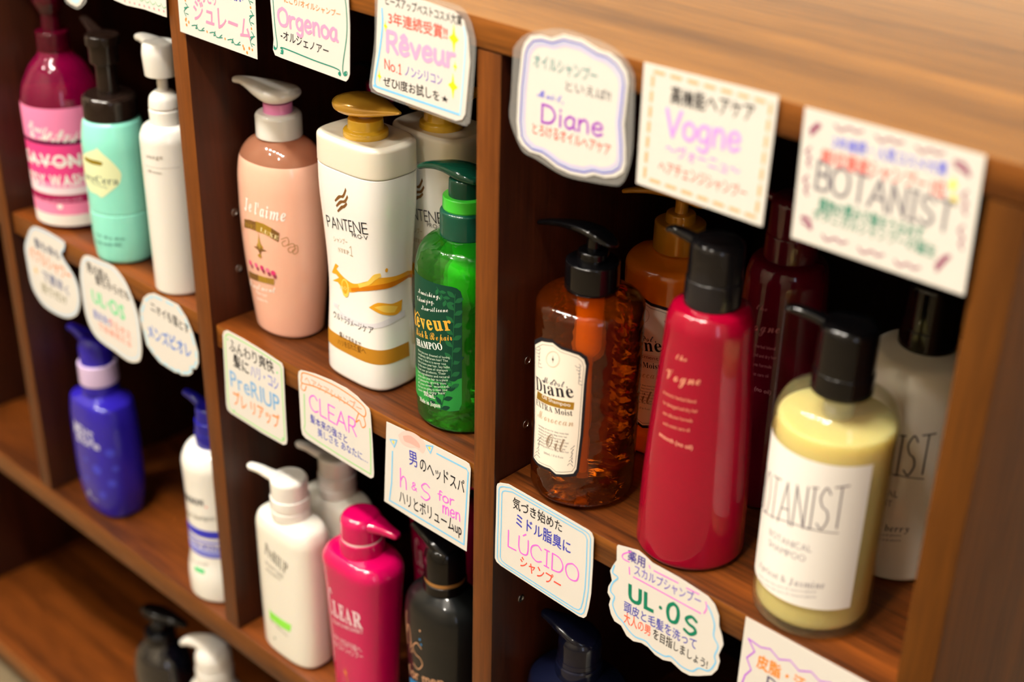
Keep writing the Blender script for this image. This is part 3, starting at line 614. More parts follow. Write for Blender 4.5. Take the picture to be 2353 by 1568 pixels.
part(r, 'cap', lambda m: lathe(m, [(.5, 163), (15, 163), (15, 180, 1), (.5, 181)], MAGP)); part(r, 'collar', lambda m: lathe(m, [(.5, 180), (8.5, 180), (8.5, 198), (.5, 198)], MAGP, 32))
part(r, 'pump_head', lambda m: (lathe(m, [(.5, 197), (10, 197), (14, 206, 3), (14, 214, 3), (.5, 216)], MAGP), sweep(m, [(6, 208, 10, 5), (-12, 209, 8, 4.5), (-26, 209, 5, 3.4), (-38, 206, 3.6, 2)], RAD(8), MAGP)))
r = bottle('pump_bottle', -.4654, .0288, .0015, 'rounded mint green foam pump bottle with wide black collar'); MI = [(.5, 1), (22, 0, 2), (26, 3, 6), (27.4, 20, 8), (27.6, 47, .6), (26.9, 48, .4), (27.6, 49, .6), (27.6, 112, 14), (24.5, 128, 4), (21, 131, 1), (.5, 131)]
b = Body(MI, x=-.4654, y=.0288, z=.0015); f = Flat(b.px)
f.ppoly([(184, 362), (196, 352), (218, 344), (222, 340), (232, 350), (255, 370), (276, 394), (278, 410), (272, 425), (252, 442), (234, 454), (222, 446), (206, 436), (190, 400)], ink((232, 240, 190)), 1, True); f.ppoly([(194, 358), (226, 370), (236, 374), (234, 381), (212, 377), (196, 368)], ink((140, 120, 30)), 2)
f.text(serif('careCera'), (196, 404), (274, 424), 18, ink((80, 100, 90)), 2); f.text('foam body', (208, 420), (248, 434), 7, ink((120, 150, 130)), 2)
f.text('for dry skin', (222, 540), (288, 552), 8, ink((60, 110, 100)), 2); f.text('body wash 450', (222, 556), (280, 566), 8, ink((60, 110, 100)), 2)
body_part(r, b, PL('mint', (150, 238, 216), .25, sss=.15, coat=.3), f); BRN = PL('brown_black', (30, 20, 16), .2, coat=.3)
part(r, 'cap', lambda m: lathe(m, [(.5, 130), (22.6, 130), (23.4, 131, .5), (23.2, 148, 2), (20, 150.5, 1), (.5, 150.8)], BRN)); part(r, 'pump_stem', lambda m: lathe(m, [(.5, 150), (9, 150), (8.6, 176, 1), (12.5, 177, 1), (12.5, 196), (.5, 196)], BRN, 32))
part(r, 'pump_head', lambda m: (lathe(m, [(.5, 193), (14.5, 193), (14.5, 201, 2), (.5, 203)], BRN), sweep(m, [(8, 198, 8, 3.6), (-16, 199, 6, 3), (-36, 202, 4.4, 3), (-46, 203, 3.6, 2.6), (-47, 203, 2, 1.4)], RAD(-14), BRN)))
r = bottle('pump_bottle', -.3765, .0255, .0015, 'slim all-white cylinder bottle with white pump beside the upright panel'); b = Body([(.5, 1), (20, 0, 2), (22.6, 2, 3), (22.8, 138, 7), (19, 146, 3), (13, 147, .5), (13, 148), (.5, 148)], x=-.3765, y=.0255, z=.0015); f = Flat(b.px)
f.text('MACHERIE'[:0] + 'visage', (336, 362), (375, 366), 10, ink((140, 130, 120))); f.pline([(336, 380), (412, 384)], .3, ink((170, 160, 150))); f.text('milk lotion', (340, 394), (372, 402), 8, ink((150, 140, 130)))
body_part(r, b, WHITEP, f); part(r, 'cap', lambda m: lathe(m, [(.5, 147), (13, 147), (13.2, 159, 1), (11.5, 160, .4), (13, 161, .4), (12, 170, 4), (7, 174, 1), (.5, 174)], WHITEP)); part(r, 'pump_stem', lambda m: lathe(m, [(.5, 173), (4.4, 173), (4.4, 192), (.5, 192)], WHITEP, 24))
part(r, 'pump_head', lambda m: (lathe(m, [(.5, 187), (13.4, 187, .8), (14.4, 205, 3), (13, 214, 3), (.5, 216)], WHITEP), sweep(m, [(4, 209, 11, 6), (-10, 210.6, 8, 5), (-22, 211.6, 5.6, 3.8), (-30, 211, 4.6, 3.2), (-33, 210, 3, 2)], RAD(-4), WHITEP)))

# ---- lower row
ZL = -.316
PRB = [(.5, 1), (29, 0, 2), (36, 3, 5), (37, 60, 20), (37.4, 135, 10), (33, 145, 5), (18, 148.5, 2), (15, 149), (15, 150), (.5, 150)]
CRM = PL('cream', (250, 245, 230), .28, sss=.2)
def preriup(y, x, label):
    r = bottle('pump_bottle', x, y, ZL, label); b = Body(PRB, .55, 3.0, 96, -.241, .021, ZL); f = Flat(b.px); g = ink((120, 116, 104))
    f.text(serif('PreRIUP'), (586, 1275), (655, 1325), 28, g); f.text('SCALP CARE', (598, 1298), (646, 1334), 8, g); f.text('shampoo', (604, 1312), (640, 1338), 7, g)
    f.ppoly([(592, 1390), (610, 1406), (640, 1426), (664, 1440), (662, 1456), (640, 1444), (610, 1424), (592, 1406)], ink((150, 236, 80)), 1)
    f.text('hair volume care', (600, 1430), (656, 1468), 6, g); f.dot(627, 1470, 1.6, ink((120, 130, 100)), 2)
    body_part(r, b, CRM, f)
    part(r, 'cap', lambda m: lathe(m, [(.5, 147.5), (17.2, 147.5), (17.4, 156, .6), (16.4, 157, .4), (17.2, 158, .4), (17, 168, 1), (.5, 168.6)], WHITEP))
    part(r, 'pump_head', lambda m: (lathe(m, [(.5, 168), (16, 168), (16.2, 184, 2), (14, 186.4, 1), (.5, 186.6)], WHITEP), sweep(m, [(-4, 182, 7, 4), (-16, 184, 5.6, 4), (-26, 187.6, 4.6, 3.4), (-35, 189, 4, 3), (-37, 188.6, 2.4, 1.8)], RAD(26), WHITEP)))
    return r
preriup(.0235, -.241, 'cream bottle with white pump and bright green stripe in lower cubby'); preriup(.0745, -.2395, 'cream bottle behind the green-striped one, its white pump under the signs')
CLB = [(.5, 1), (25, 0, 2), (29.5, 3, 5), (31.5, 60, 30), (34.6, 120, 20), (36.6, 142, 8), (31, 150, 4), (19, 152.5, 2), (15, 153), (.5, 153)]
MAGB = PL('hot_magenta', (198, 4, 84), .13, coat=.6); SIL = ink((240, 214, 222), .35)
def clear_b(x, y, label, full):
    r = bottle('pump_bottle', x, y, ZL, label); b = Body(CLB, .72, 2.7, 96, -.156, .030, ZL); f = Flat(b.px)
    f.hand('C', (748, 1408), (764, 1414), 60, SIL, 1.2); f.text(serif('LEAR'), (768, 1414), (836, 1446), 36, SIL, 2, .01); f.text('SCALP & HAIR EXPERT', (768, 1430), (836, 1458), 9, SIL)
    f.text('パサつき広がる髪へ', (758, 1466), (832, 1500), 11, SIL); f.text('モイスト シャンプー', (758, 1482), (836, 1516), 11, SIL); f.star(794, 1545, 3.6, 5, ink((226, 140, 60)), 2); f.pline([(795, 1545), (803, 1590)], 1, ink((226, 140, 60)))
    body_part(r, b, MAGB, f)
    if full:
        part(r, 'cap', lambda m: lathe(m, [(.5, 151.5), (18.4, 151.5), (18.7, 152.4, .5), (18.5, 165, .8), (.5, 165.4)], MAGB)); part(r, 'collar', lambda m: lathe(m, [(.5, 165), (17.4, 165), (17.4, 167.4), (.5, 167.6)], WHITEP))
    else:
        part(r, 'cap', lambda m: lathe(m, [(.5, 151.5), (18.4, 151.5), (18.5, 165, .8), (.5, 165.4)], MAGB))
    part(r, 'pump_head', lambda m: (lathe(m, [(.5, 167), (17.6, 167), (17.4, 183, 3), (13.5, 188, 3), (.5, 189.4)], MAGB), sweep(m, [(0, 181, 15, 6.6), (14, 181, 10.5, 5.6), (26, 179.6, 6.2, 3.8), (35, 178, 4.2, 2.8), (37, 177.6, 2.6, 1.8)], RAD(12), MAGB)))
    return r
clear_b(-.156, .030, 'hot magenta bottle with silver lettering and pump, beside the cream striped bottle', True); clear_b(-.155, .128, 'second magenta bottle, half hidden behind the black bottle', False)
HSB = [(.5, 1), (27, 0, 2), (31, 3, 5), (33.5, 70, 30), (36, 120, 12), (33, 138, 10), (19, 148, 4), (16, 149.5, .5), (15, 150), (.5, 150)]
r = bottle('pump_bottle', -.076, .047, ZL, 'black bottle with copper lettering and a gold ring below its pump'); b = Body(HSB, .78, 2.2, 96, -.076, .047, ZL); f = Flat(b.px); cu = ink((226, 172, 132), .4)
f.hand('h', (934, 1478), (948, 1488), 68, cu, .9); f.hand('&', (942, 1496), (950, 1502), 22, cu, .4); f.hand('S', (950, 1532), (974, 1543), 58, cu, .9); f.dot(965, 1450, 1, cu, 2); f.dot(965, 1470, 1.1, ink((60, 140, 200)), 2); f.dot(968, 1482, 1.1, ink((60, 140, 200)), 2)
f.text('for men', (940, 1548), (1024, 1580), 24, cu, 2); f.ppoly([(938, 1556), (970, 1572), (1030, 1590), (1030, 1600), (970, 1590), (938, 1570)], ink((40, 130, 190)), 1)
body_part(r, b, PL('slate_black', (17, 19, 19), .3), f); part(r, 'cap', lambda m: lathe(m, [(.5, 149), (18, 149), (17.8, 156.5, .6), (.5, 157)], BLACKP)); part(r, 'ring', lambda m: lathe(m, [(.5, 156), (16.6, 156), (16.6, 160), (.5, 160.2)], foil((206, 150, 84))))
part(r, 'pump_head', lambda m: (lathe(m, [(.5, 160), (17, 160, .5), (16.8, 178, 3), (14, 188, 4), (.5, 190)], BLACKP), sweep(m, [(10, 184, 12, 5), (-6, 188, 12, 6), (-18, 190, 8.5, 5), (-28, 192, 6, 4), (-33, 192.6, 4.6, 3), (-34, 192.6, 2, 1)], RAD(2), BLACKP)))
# blue bottle and white one with blue pump
BL = [(.5, 1), (26, 0, 2), (32, 3, 5), (37.5, 30, 20), (38.5, 75, 30), (37.2, 116, 8), (34.6, 131, 3.5), (19, 138, 3), (17, 139.5, .6), (17, 141), (.5, 141)]
BLU = PL('royal_blue', (40, 28, 156), .14, coat=.6); r = bottle('pump_bottle', -.556, .035, ZL, 'deep blue bottle with pale lilac collar in the dim cubby'); b = Body(BL, .72, 2.7, 96, -.556, .035, ZL); f = Flat(b.px); lb = ink((64, 66, 196), .2)
f.text('MEN’S', (168, 990), (216, 1022), 26, ink((200, 200, 220)), 2, .02); f.text('Biore', (176, 1010), (232, 1036), 18, ink((200, 200, 220)), 2, .02)
for x_, y_, q in ((222, 1080, 6), (253, 1042, 4.6), (266, 1078, 3.4), (258, 1112, 4.4), (236, 1138, 4.6), (198, 1056, 3.6), (200, 1100, 3.6)): f.dot(x_, y_, q, lb, 1)
f.dot(206, 1010 + 122, 3.4, ink((170, 172, 200)), 2); f.text('deep clean', (196, 1138), (226, 1156), 8, ink((170, 172, 200)), 2)
body_part(r, b, BLU, f); part(r, 'cap', lambda m: lathe(m, [(.5, 139), (18.4, 139), (18.4, 150, .6), (.5, 150)], BLU)); part(r, 'collar', lambda m: lathe(m, [(.5, 149.5), (19.2, 149.5), (19.4, 150.4, .5), (19.2, 171, 1), (.5, 171.5)], PL('lilac', (214, 190, 226), .35)))
part(r, 'pump_head', lambda m: (lathe(m, [(.5, 171), (16.5, 171), (16.5, 190, 3), (13, 198, 4), (.5, 200)], BLU), sweep(m, [(6, 191, 11, 6), (-10, 194, 9, 5), (-24, 198, 6, 3.6), (-33, 199, 5, 3), (-35, 198.6, 3, 1.6)], RAD(10), BLU)))
SE = [(.5, 1), (30, 0, 2), (34.4, 3, 4), (35, 26, 12), (31, 46, 14), (31, 120, 10), (31.8, 148, 9), (26, 159, 4), (16, 161, 1), (15, 163), (.5, 163)]
r = bottle('pump_bottle', -.365, .0355, ZL, 'white waisted bottle with blue pump and blue band, against the upright panel'); b = Body(SE, x=-.365, y=.0355, z=ZL); f = Flat(b.px)
def band2(z0, z1, mat, l=1): f.poly([(-70, z0), (70, z0), (70, z1), (-70, z1)], mat, l)
band2(68, 70.5, ink((110, 116, 220))); band2(74, 82, ink((56, 58, 190))); band2(62, 66, ink((56, 58, 190))); band2(52, 54, ink((56, 58, 190)))
band2(54, 62, ink((140, 146, 226))); f.text('DEODORANT', (424, 1236), (506, 1270), 14, WHITE, 3)
f.text(serif('PERSON'), (418, 1138), (470, 1164), 14, BLK, 2, .02); f.text('clear shampoo', (430, 1178), (496, 1196), 12, ink((120, 120, 110))); f.dot(474, 1166, 1, RED)
f.ppoly([(448, 1300), (470, 1310), (470, 1320), (448, 1310)], ink((60, 200, 120)), 2); f.text('body soap', (430, 1280), (480, 1300), 8, ink((150, 150, 140)))
body_part(r, b, PL('bright_white', (250, 247, 236), .24, sss=.15), f)
NB = PL('navy_blue', (22, 20, 130), .16, coat=.5)
part(r, 'cap', lambda m: lathe(m, [(.5, 160), (16.6, 160), (16.8, 174, .6), (15.8, 175, .4), (16.4, 176, .4), (16.2, 186, 1), (.5, 186.4)], NB)); part(r, 'pump_head', lambda m: (lathe(m, [(.5, 186), (14.6, 186), (14.4, 199, 3), (.5, 202)], NB), sweep(m, [(2, 194, 7, 4), (-12, 196, 6, 4), (-24, 199.6, 4.8, 3.4), (-33, 200.6, 4, 3), (-35, 200.4, 2.4, 1.6)], RAD(6), NB)))
# navy pump bottle under the blue-bordered card, white pump beside it
NV = [(.5, 1), (30, 0, 2), (35, 3, 5), (37, 60, 20), (38, 124, 10), (36, 134, 4), (18, 141, 4), (15, 142), (.5, 142)]
NVY = PL('midnight', (12, 16, 36), .16, coat=.5); r = bottle('pump_bottle', .0605, .0525, ZL, 'midnight navy bottle with sloped pump head under the blue-bordered sign'); body_part(r, Body(NV, .82, 2.6, 96), NVY)
part(r, 'cap', lambda m: lathe(m, [(.5, 140), (17.6, 140), (17.6, 150, .6), (16.6, 151, .4), (16.8, 152, .3), (16.6, 156), (.5, 156.4)], NVY)); part(r, 'pump_head', lambda m: (lathe(m, [(.5, 156), (16.4, 156), (16.2, 171, 2), (13, 176, 3), (.5, 178)], NVY), sweep(m, [(13, 171, 8, 3.4), (2, 174.5, 14, 5), (-12, 177.5, 11, 4.6), (-24, 180, 6.4, 3.4), (-31, 181, 4.4, 2.6), (-32.5, 181, 2, 1.2)], RAD(12), NVY)))
r = bottle('pump_bottle', .176, .050, ZL, 'bottle with a creamy white nozzle just showing below the cloud-shaped sign'); body_part(r, Body([(.5, 1), (28, 0, 2), (32, 3, 5), (33, 120, 12), (18, 136, 4), (15, 137), (.5, 137)]), CRM)
part(r, 'cap', lambda m: lathe(m, [(.5, 136), (17, 136), (17, 150, 1), (.5, 150.5)], CRM)); part(r, 'pump_head', lambda m: (lathe(m, [(.5, 150), (14, 150), (14, 158, 3), (.5, 160)], CRM), sweep(m, [(6, 154, 9, 5), (-8, 159, 7, 4), (-22, 163.5, 4.4, 3.2), (-32, 165, 3.4, 2.6), (-35, 164.6, 2.6, 2), (-36, 164.4, 1, .8)], RAD(14), CRM)))
# bay under the long shelf
ZB = -.6375
r = bottle('pump_bottle', -.536, .0565, ZB, 'glossy black pump bottle in the bay under the long shelf'); body_part(r, Body([(.5, 1), (30, 0, 2), (36, 3, 5), (36, 104, 20), (31, 126, 14), (19, 138, 5), (16, 142), (.5, 142)], .85, 2.2), pm('blue_black', (5, 7, 14), .1, coat=1)); 
part(r, 'cap', lambda m: lathe(m, [(.5, 141), (17, 141), (17, 154, 1), (.5, 155)], BLACKP)); part(r, 'pump_head', lambda m: (lathe(m, [(.5, 154), (9, 154), (9, 166, 2), (.5, 168)], BLACKP), sweep(m, [(-20, 178, 3, 2), (-16, 177.6, 8, 4.4), (0, 176, 11, 6), (18, 175, 8, 5), (32, 172, 5, 3.4), (37, 170, 3, 2)], RAD(20), BLACKP)))
r = bottle('pump_bottle', -.412, .0416, ZB, 'bottle with thick white curved pump in the bay under the long shelf'); body_part(r, Body([(.5, 1), (30, 0, 2), (34, 3, 5), (34, 152, 14), (18, 172, 4), (.5, 173)], .8, 2.3), WHITEP)
part(r, 'cap', lambda m: lathe(m, [(.5, 172), (19.4, 172), (19.4, 187, 1), (.5, 188)], WHITEP)); part(r, 'pump_head', lambda m: (lathe(m, [(.5, 187), (18.8, 187), (18.6, 203, 4), (14, 213, 5), (.5, 217)], WHITEP), sweep(m, [(10, 207, 13, 7), (-4, 213, 12, 7.4), (-18, 213, 8.4, 6), (-30, 209, 6.4, 4.6), (-37, 204, 5, 3.4), (-39, 202.6, 2.4, 1.8)], RAD(18), WHITEP)))

# ------------------------------------------------------------------ hand-lettered signs
FILM = None
def film_mat():
    m = bpy.data.materials.new('laminate_film'); m.use_nodes = True; nt = m.node_tree; N = nt.nodes; N.clear(); L = nt.links
    out = N.new('ShaderNodeOutputMaterial'); t = N.new('ShaderNodeBsdfTransparent'); d = N.new('ShaderNodeBsdfDiffuse'); d.inputs[0].default_value = (.8, .8, .76, 1)
    a = N.new('ShaderNodeMixShader'); a.inputs[0].default_value = .14; L.new(t.outputs[0], a.inputs[1]); L.new(d.outputs[0], a.inputs[2])
    g = N.new('ShaderNodeBsdfGlossy'); g.inputs['Roughness'].default_value = .12; c = N.new('ShaderNodeMixShader'); c.inputs[0].default_value = .05
    L.new(a.outputs[0], c.inputs[1]); L.new(g.outputs[0], c.inputs[2]); L.new(c.outputs[0], out.inputs[0]); return m
FILM = film_mat()
def plate(mb, outline, y0, y1, mat):
    """outline (X, Z mm) as a thin plate between depths y0 (front) and y1"""
    bm = bmesh.new(); fr = [bm.verts.new((u, y0, v)) for u, v in outline]; bm.faces.new(fr)
    r = bmesh.ops.extrude_face_region(bm, geom=bm.faces[:]); 
    for g in r['geom']:
        if isinstance(g, bmesh.types.BMVert): g.co.y = y1
    bmesh.ops.triangulate(bm, faces=[f for f in bm.faces if len(f.verts) > 4])
    bm.verts.index_update(); mb.add([v.co[:] for v in bm.verts], [[v.index for v in f.verts] for f in bm.faces], mat); bm.free()
class Sign:
    def __init__(s, outline, yf, label, smooth=False, film=None, group=None):
        """yf: depth of the board face the card is taped to, metres"""
        s.y = (yf - .0022) * 1000; s.f = Flat(plane_px(s.y / 1000)); q = [s.f.px(*p) for p in outline]
        if smooth: q = crom(q + [q[0]], 5)[:-1]
        s.q = q; s.label = label; s.film = film; s.group = group; s.px = s.f.px
    def inset(s, k, pts=None):
        q = pts or s.q; c = Vector((sum(p[0] for p in q) / len(q), sum(p[1] for p in q) / len(q))); return [(c.x + (p[0] - c.x) * k, c.y + (p[1] - c.y) * k) for p in q]
    def loop(s, k, wd, mat):
        q = s.inset(k); s.f.line(q + [q[0]], wd, mat)
    def done(s):
        cx = sum(p[0] for p in s.q) / len(s.q); zt = max(p[1] for p in s.q)
        mb = MB(); plate(mb, [(u - cx, v - zt) for u, v in s.q], 0, .35, PAPER)
        s.f.emit(mb, lambda u, v, o: (u - cx, -o * .6, v - zt), None, .05)
        o = mb.build('hand_lettered_sign', None, .001, recalc=False); o.location = (cx / 1000, s.y / 1000, zt / 1000); o['label'] = s.label; o['category'] = 'sign'; o['group'] = 'hand-lettered signs taped to the shelves'
        if s.film:
            fb = MB(); q = [s.px(*p) for p in s.film]; q = crom(q + [q[0]], 4)[:-1]
            plate(fb, [(u - cx, v - zt) for u, v in q], .45, .55, FILM); fb.build('laminate_film', o, .001)
        return o
def vine(f, pts, mat, dotm, n):
    for k in range(n):
        a = Vector(pts[0]).lerp(Vector(pts[1]), (k + .12) / n); b = Vector(pts[0]).lerp(Vector(pts[1]), (k + .82) / n); d = b - a; nn = Vector((d.y, -d.x)).normalized() * 7
        f.pline([tuple(a), tuple(a + d * .3 + nn * .6), tuple(a + d * .6 - nn * .5), tuple(b)], .75, mat); m = a + d * .45; f.pline([tuple(m), tuple(m - nn * .4 - d * .1), tuple(m + nn * 1.0 - d * .12)], .7, mat); f.pline([tuple(b - d * .2), tuple(b - d * .1 + nn * .8)], .7, mat)
        e = Vector(pts[0]).lerp(Vector(pts[1]), (k + .97) / n); f.dot(e.x, e.y, .75, dotm, ry=1.0)
J = .07
TF = 0.0; SF = .004
# top row, left to right
s = Sign([(150, -50), (153, 0), (162, 9), (172, 14), (177, 16), (184, 12), (191, 0), (196, -40), (190, -90), (160, -95)], TF, 'sign at the top edge with only a pale blue pointed corner showing', False, [(143, -50), (147, 0), (160, 14), (177, 22), (190, 14), (198, 0), (203, -50), (190, -100), (150, -100)])
s.f.ppoly([(160, -20), (164, 2), (177, 8), (184, 0), (186, -20)], ink((190, 228, 240)), 1, True); s.done()
s = Sign([(238, -100), (244, -14), (262, 0), (290, 12), (330, 21), (383, 40), (379, -60), (378, -62)], TF, 'cream sign bordered with pink dots and green sprigs beside the upright')
for k in range(9): s.f.dot(287 + k * 11.2, 2 + k * 3.0, .95, ink((250, 150, 150)))
for k in range(5): s.f.pline([(318 + k * 13, -8 + k * 4), (324 + k * 13, 2 + k * 4), (330 + k * 13, 0 + k * 4)], .6, ink((130, 196, 150)))
s.done()
s = Sign([(402, -86), (414.5, 72.3), (591.5, 136.8), (584, -64), (583, -66)], TF, 'square sign with green vines and pink katakana hung left above the pink bottle')
s.f.text('ジュレーム', (444, 41), (578, 92), 42, ink((252, 150, 184)), 2, .022, .08); s.f.text('しっとり', (450, 0), (500, 12), 30, ink((252, 150, 184)), 2, .02, J); s.f.text('うるおい', (512, -6), (560, 6), 18, BLUE, 2, .01, J)
vine(s.f, ((436, 57), (560, 106)), TEAL, ORG, 3); vine(s.f, ((424, -40), (428, 44)), TEAL, ORG, 2); vine(s.f, ((574, -30), (580, 116)), TEAL, ORG, 3)
for x, y in ((427, 46), (434, 51), (429, 57), (561, 112), (573, 111), (568, 121)): s.f.dot(x, y, .9, ORG, ry=1.2)
s.done()
s = Sign([(615, -80), (621, 0), (628.5, 90), (627, 114), (632, 127), (646, 133), (794.6, 187.5), (800, 182), (803.6, 171), (804, 60), (801, 0), (798, -40)], TF, 'sign with thin green scroll border and pale pink roman lettering above the white bottle')
s.f.hand('Orgenoa', (640, 56), (776, 95), 40, ink((252, 160, 198)), 2.3); s.f.text('にこり/オイルシャンプー', (652, 4), (784, 40), 13, ORG, 2, .01, J); s.f.text('-オルジェノアー', (645, 88), (757, 129), 19, BLK, 2, .012, J)
s.f.pline([(626, -20), (632, 60), (637, 100), (635, 112), (630, 112), (630, 105)], .8, TEAL); s.f.pline([(645, 122), (650, 123), (650, 114), (645, 110), (656, 112), (720, 138), (772, 157), (782, 166), (782, 174), (778, 170)], .9, TEAL); s.f.pline([(790, -20), (796, 20), (797, 80), (788, 150), (790, 172), (797, 172), (797, 165), (792, 166)], .9, TEAL)
for x, y in ((632, 111), (648, 118), (780, 169), (793, 169)): s.f.dot(x, y, 1.2, TEAL)
s.done()
s = Sign([(868, -2), (864, 118), (855, 190), (856, 202), (866, 211), (1048, 278), (1062, 275), (1069, 262), (1080, 143), (1076, 85), (1066, 48), (1043, 26), (985, 6), (930, -12)], TF, 'laminated round-cornered sign with yellow sparkles and thick pink lettering', False,
         [(860, -14), (859, 93), (848, 186), (850, 205), (864, 217), (960, 252), (1060, 288), (1074, 284), (1080, 270), (1092, 118), (1088, 75), (1078, 43), (1054, 14), (985, -6), (920, -26)])
s.f.text('ビーズアップベストコスメ大賞', (884, 8), (1062, 58), 19, BLK, 2, .012, J); s.f.text('3年連続受賞!!', (892, 52), (1030, 90), 24, RED, 2, .014, .05); s.f.hand('Rêveur', (889, 117), (1046, 156), 46, ink((252, 172, 212)), 2.9)
s.f.hand('No.1', (884, 157), (922, 171), 22, RED, .8); s.f.text('ノンシリコン', (929, 172), (1018, 196), 21, PURP, 2, .005, J); s.f.text('ぜひ1度お試しを', (881, 195), (1012, 232), 20, BLK, 2, .012, J); s.f.text('★', (1013, 231), (1032, 238), 14, BLK)
s.f.pline([(878, 20), (879, 60), (872, 120), (862, 180), (864, 196), (876, 203), (1057, 264)], 1.5, SKY); s.f.pline([(1066, 62), (1070, 100), (1064, 190), (1057, 264)], 1.5, ink((180, 230, 250)))
for x, y, a, b_ in ((1043, 89, 4.6, 9.5), (886, 60, 2, 4), (1046, 153, 2, 3.6), (872, 175, 2, 4.2), (1041, 198, 4.6, 8.6)): s.f.star(x, y, a * .95, b_, YEL)
s.done()
s = Sign([(1199.6, 114), (1205, 98), (1219, 82), (1240, 80), (1266, 87), (1294, 79), (1337, 90), (1376, 114), (1401, 122), (1424, 140), (1440, 165), (1444, 189), (1439, 240), (1433.6, 286), (1437, 340), (1437, 378), (1432, 396), (1414, 407), (1390, 409), (1366, 402), (1344, 407), (1310, 400), (1280, 386), (1255, 366), (1240, 356), (1216, 349), (1200, 334), (1190.7, 318), (1187, 278), (1190.7, 200)], TF,
         'laminated wavy-edged sign outlined in dark blue with purple lettering', False, [(1178, 111), (1194, 90), (1219, 75), (1283, 66), (1351, 84), (1400, 105), (1430, 128), (1451, 161), (1457, 190), (1453, 321), (1448, 370), (1437, 407), (1425, 424), (1412, 427), (1358, 419), (1294, 404), (1230, 366), (1201, 350), (1183, 314), (1169, 268), (1173, 214)])
s.loop(.93, 1.0, ink((78, 82, 190))); s.loop(.895, 1.3, ink((200, 205, 230))); s.loop(.86, .8, LAV)
s.f.text('オイルシャンプー', (1225, 151), (1374, 190), 27, ink((60, 140, 140)), 2, .01, J); s.f.text('といえば!!', (1295, 206), (1405, 232), 20, GREY, 2, .008, J); s.f.text(script('Moist,'), (1234, 221), (1296, 238), 20, ink((110, 110, 220)), 2, .01); s.f.hand('Diane', (1243, 280), (1386, 315), 42, ink((160, 70, 190)), 1.6); s.f.text('とろけるオイルヘアケア', (1221, 304), (1404, 357), 23, RED, 2, .015, J)
s.done()
s = Sign([(1480, 143), (1789, 221), (1751, 521), (1462, 421)], TF, 'square sign with dashed orange border and pale violet pink lettering')
s.f.text('高機能ヘアケア', (1540, 234), (1735, 278), 34, BLK, 2, .02, J); s.f.hand('Vogne', (1528, 310), (1700, 350), 62, ink((246, 160, 236)), 2.2); s.f.text('〜ヴォーニュ〜', (1528, 352), (1700, 408), 26, ink((232, 140, 226)), 2, .012, J); s.f.text('ヘアチェンジシャンプー', (1512, 392), (1716, 458), 26, RED, 2, .006, J)
Q = [(1502, 164), (1772, 238), (1737, 500), (1481, 408)]
for i in range(4):
    a = Vector(Q[i]); c = Vector(Q[(i + 1) % 4])
    for k in range(7):
        p = a.lerp(c, (k + .08) / 7); q = a.lerp(c, (k + .62) / 7); s.f.pline([tuple(p), tuple(q)], 1.9, ink((255, 178, 124)), smooth=False)
s.done()
s = Sign([(1850, 245.6), (2265.7, 358), (2215, 679.5), (1818, 546)], TF, 'square sign with maroon squiggle border and tall thin grey lettering, nearest the cabinet end')
s.f.text('2年連続・人気コスメ大賞', (1912, 336), (2176, 402), 24, ink((90, 100, 226)), 2, .02, J); s.f.text('第1位獲得シャンプー 1位', (1884, 370), (2172, 452), 30, ink((250, 110, 100)), 2, .03, J); s.f.hand('BOTANIST', (1872, 432), (2186, 536), 68, ink((120, 116, 124)), 1.7)
s.f.text('植物の恵みで髪をうるおす', (1880, 480), (2122, 552), 26, TEAL, 2, .03, J); s.f.text('ボタニカルシャンプーの誕生', (1866, 500), (2150, 592), 24, TEAL, 2, .02, J); s.f.star(2190, 425, 2.6, 5, YEL); s.f.star(2192, 458, 2.4, 4, ink((240, 220, 60)))
def squig(f, a, c, n):
    a = Vector(a); c = Vector(c); d = (c - a) / n; nn = Vector((-d.y, d.x)).normalized() * 8
    for k in range(n):
        p = a + d * k; f.pline([tuple(p), tuple(p + d * .15 + nn), tuple(p + d * .35 - nn * .3), tuple(p + d * .5 + nn * .4), tuple(p + d * .66 + nn * -.4)], 1.2, MAUVE)
squig(s.f, (1920, 288), (2200, 362), 3); squig(s.f, (1890, 540), (2140, 628), 3); squig(s.f, (1862, 340), (1850, 470), 2); squig(s.f, (2222, 440), (2205, 600), 2)
for a, c in (((1864, 300), (1884, 290)), ((2196, 372), (2226, 402)), ((1844, 500), (1862, 524)), ((2152, 612), (2180, 590))):
    s.f.pline([a, ((a[0] + c[0]) / 2 + 4, (a[1] + c[1]) / 2 - 8), c], 2.2, MAUVE); s.f.pline([(a[0], a[1] + 10), c], 1.4, MAUVE)
s.done()
# signs along the adjustable shelves
s = Sign([(59, 588), (57, 564), (65, 534), (72, 523), (82, 521), (110, 533), (143, 553), (149, 562), (147, 572), (141, 579), (146, 596), (166, 628), (179, 657), (184, 690), (180, 716), (170, 728), (152, 731), (128, 722), (102, 704), (84, 680), (71, 650)], SF, 'teardrop sign edged pale blue with orange writing, beside the upright panel', True)
s.loop(.95, 1.5, ink((176, 208, 236))); s.f.text('髪も体も', (80, 565), (140, 598), 16, ink((70, 80, 110)), 2, .02, J); s.f.text('バブルシャワー', (68, 590), (166, 650), 24, ink((255, 150, 110)), 2, .03, J); s.f.star(83, 622, 3, 5.5, ink((255, 176, 40))); s.f.text('で素早く', (98, 640), (164, 682), 18, ink((100, 110, 150)), 2, .02, J); s.f.text('洗うだけ', (96, 668), (156, 702), 16, ink((130, 126, 90)), 2, .02, J); s.done()
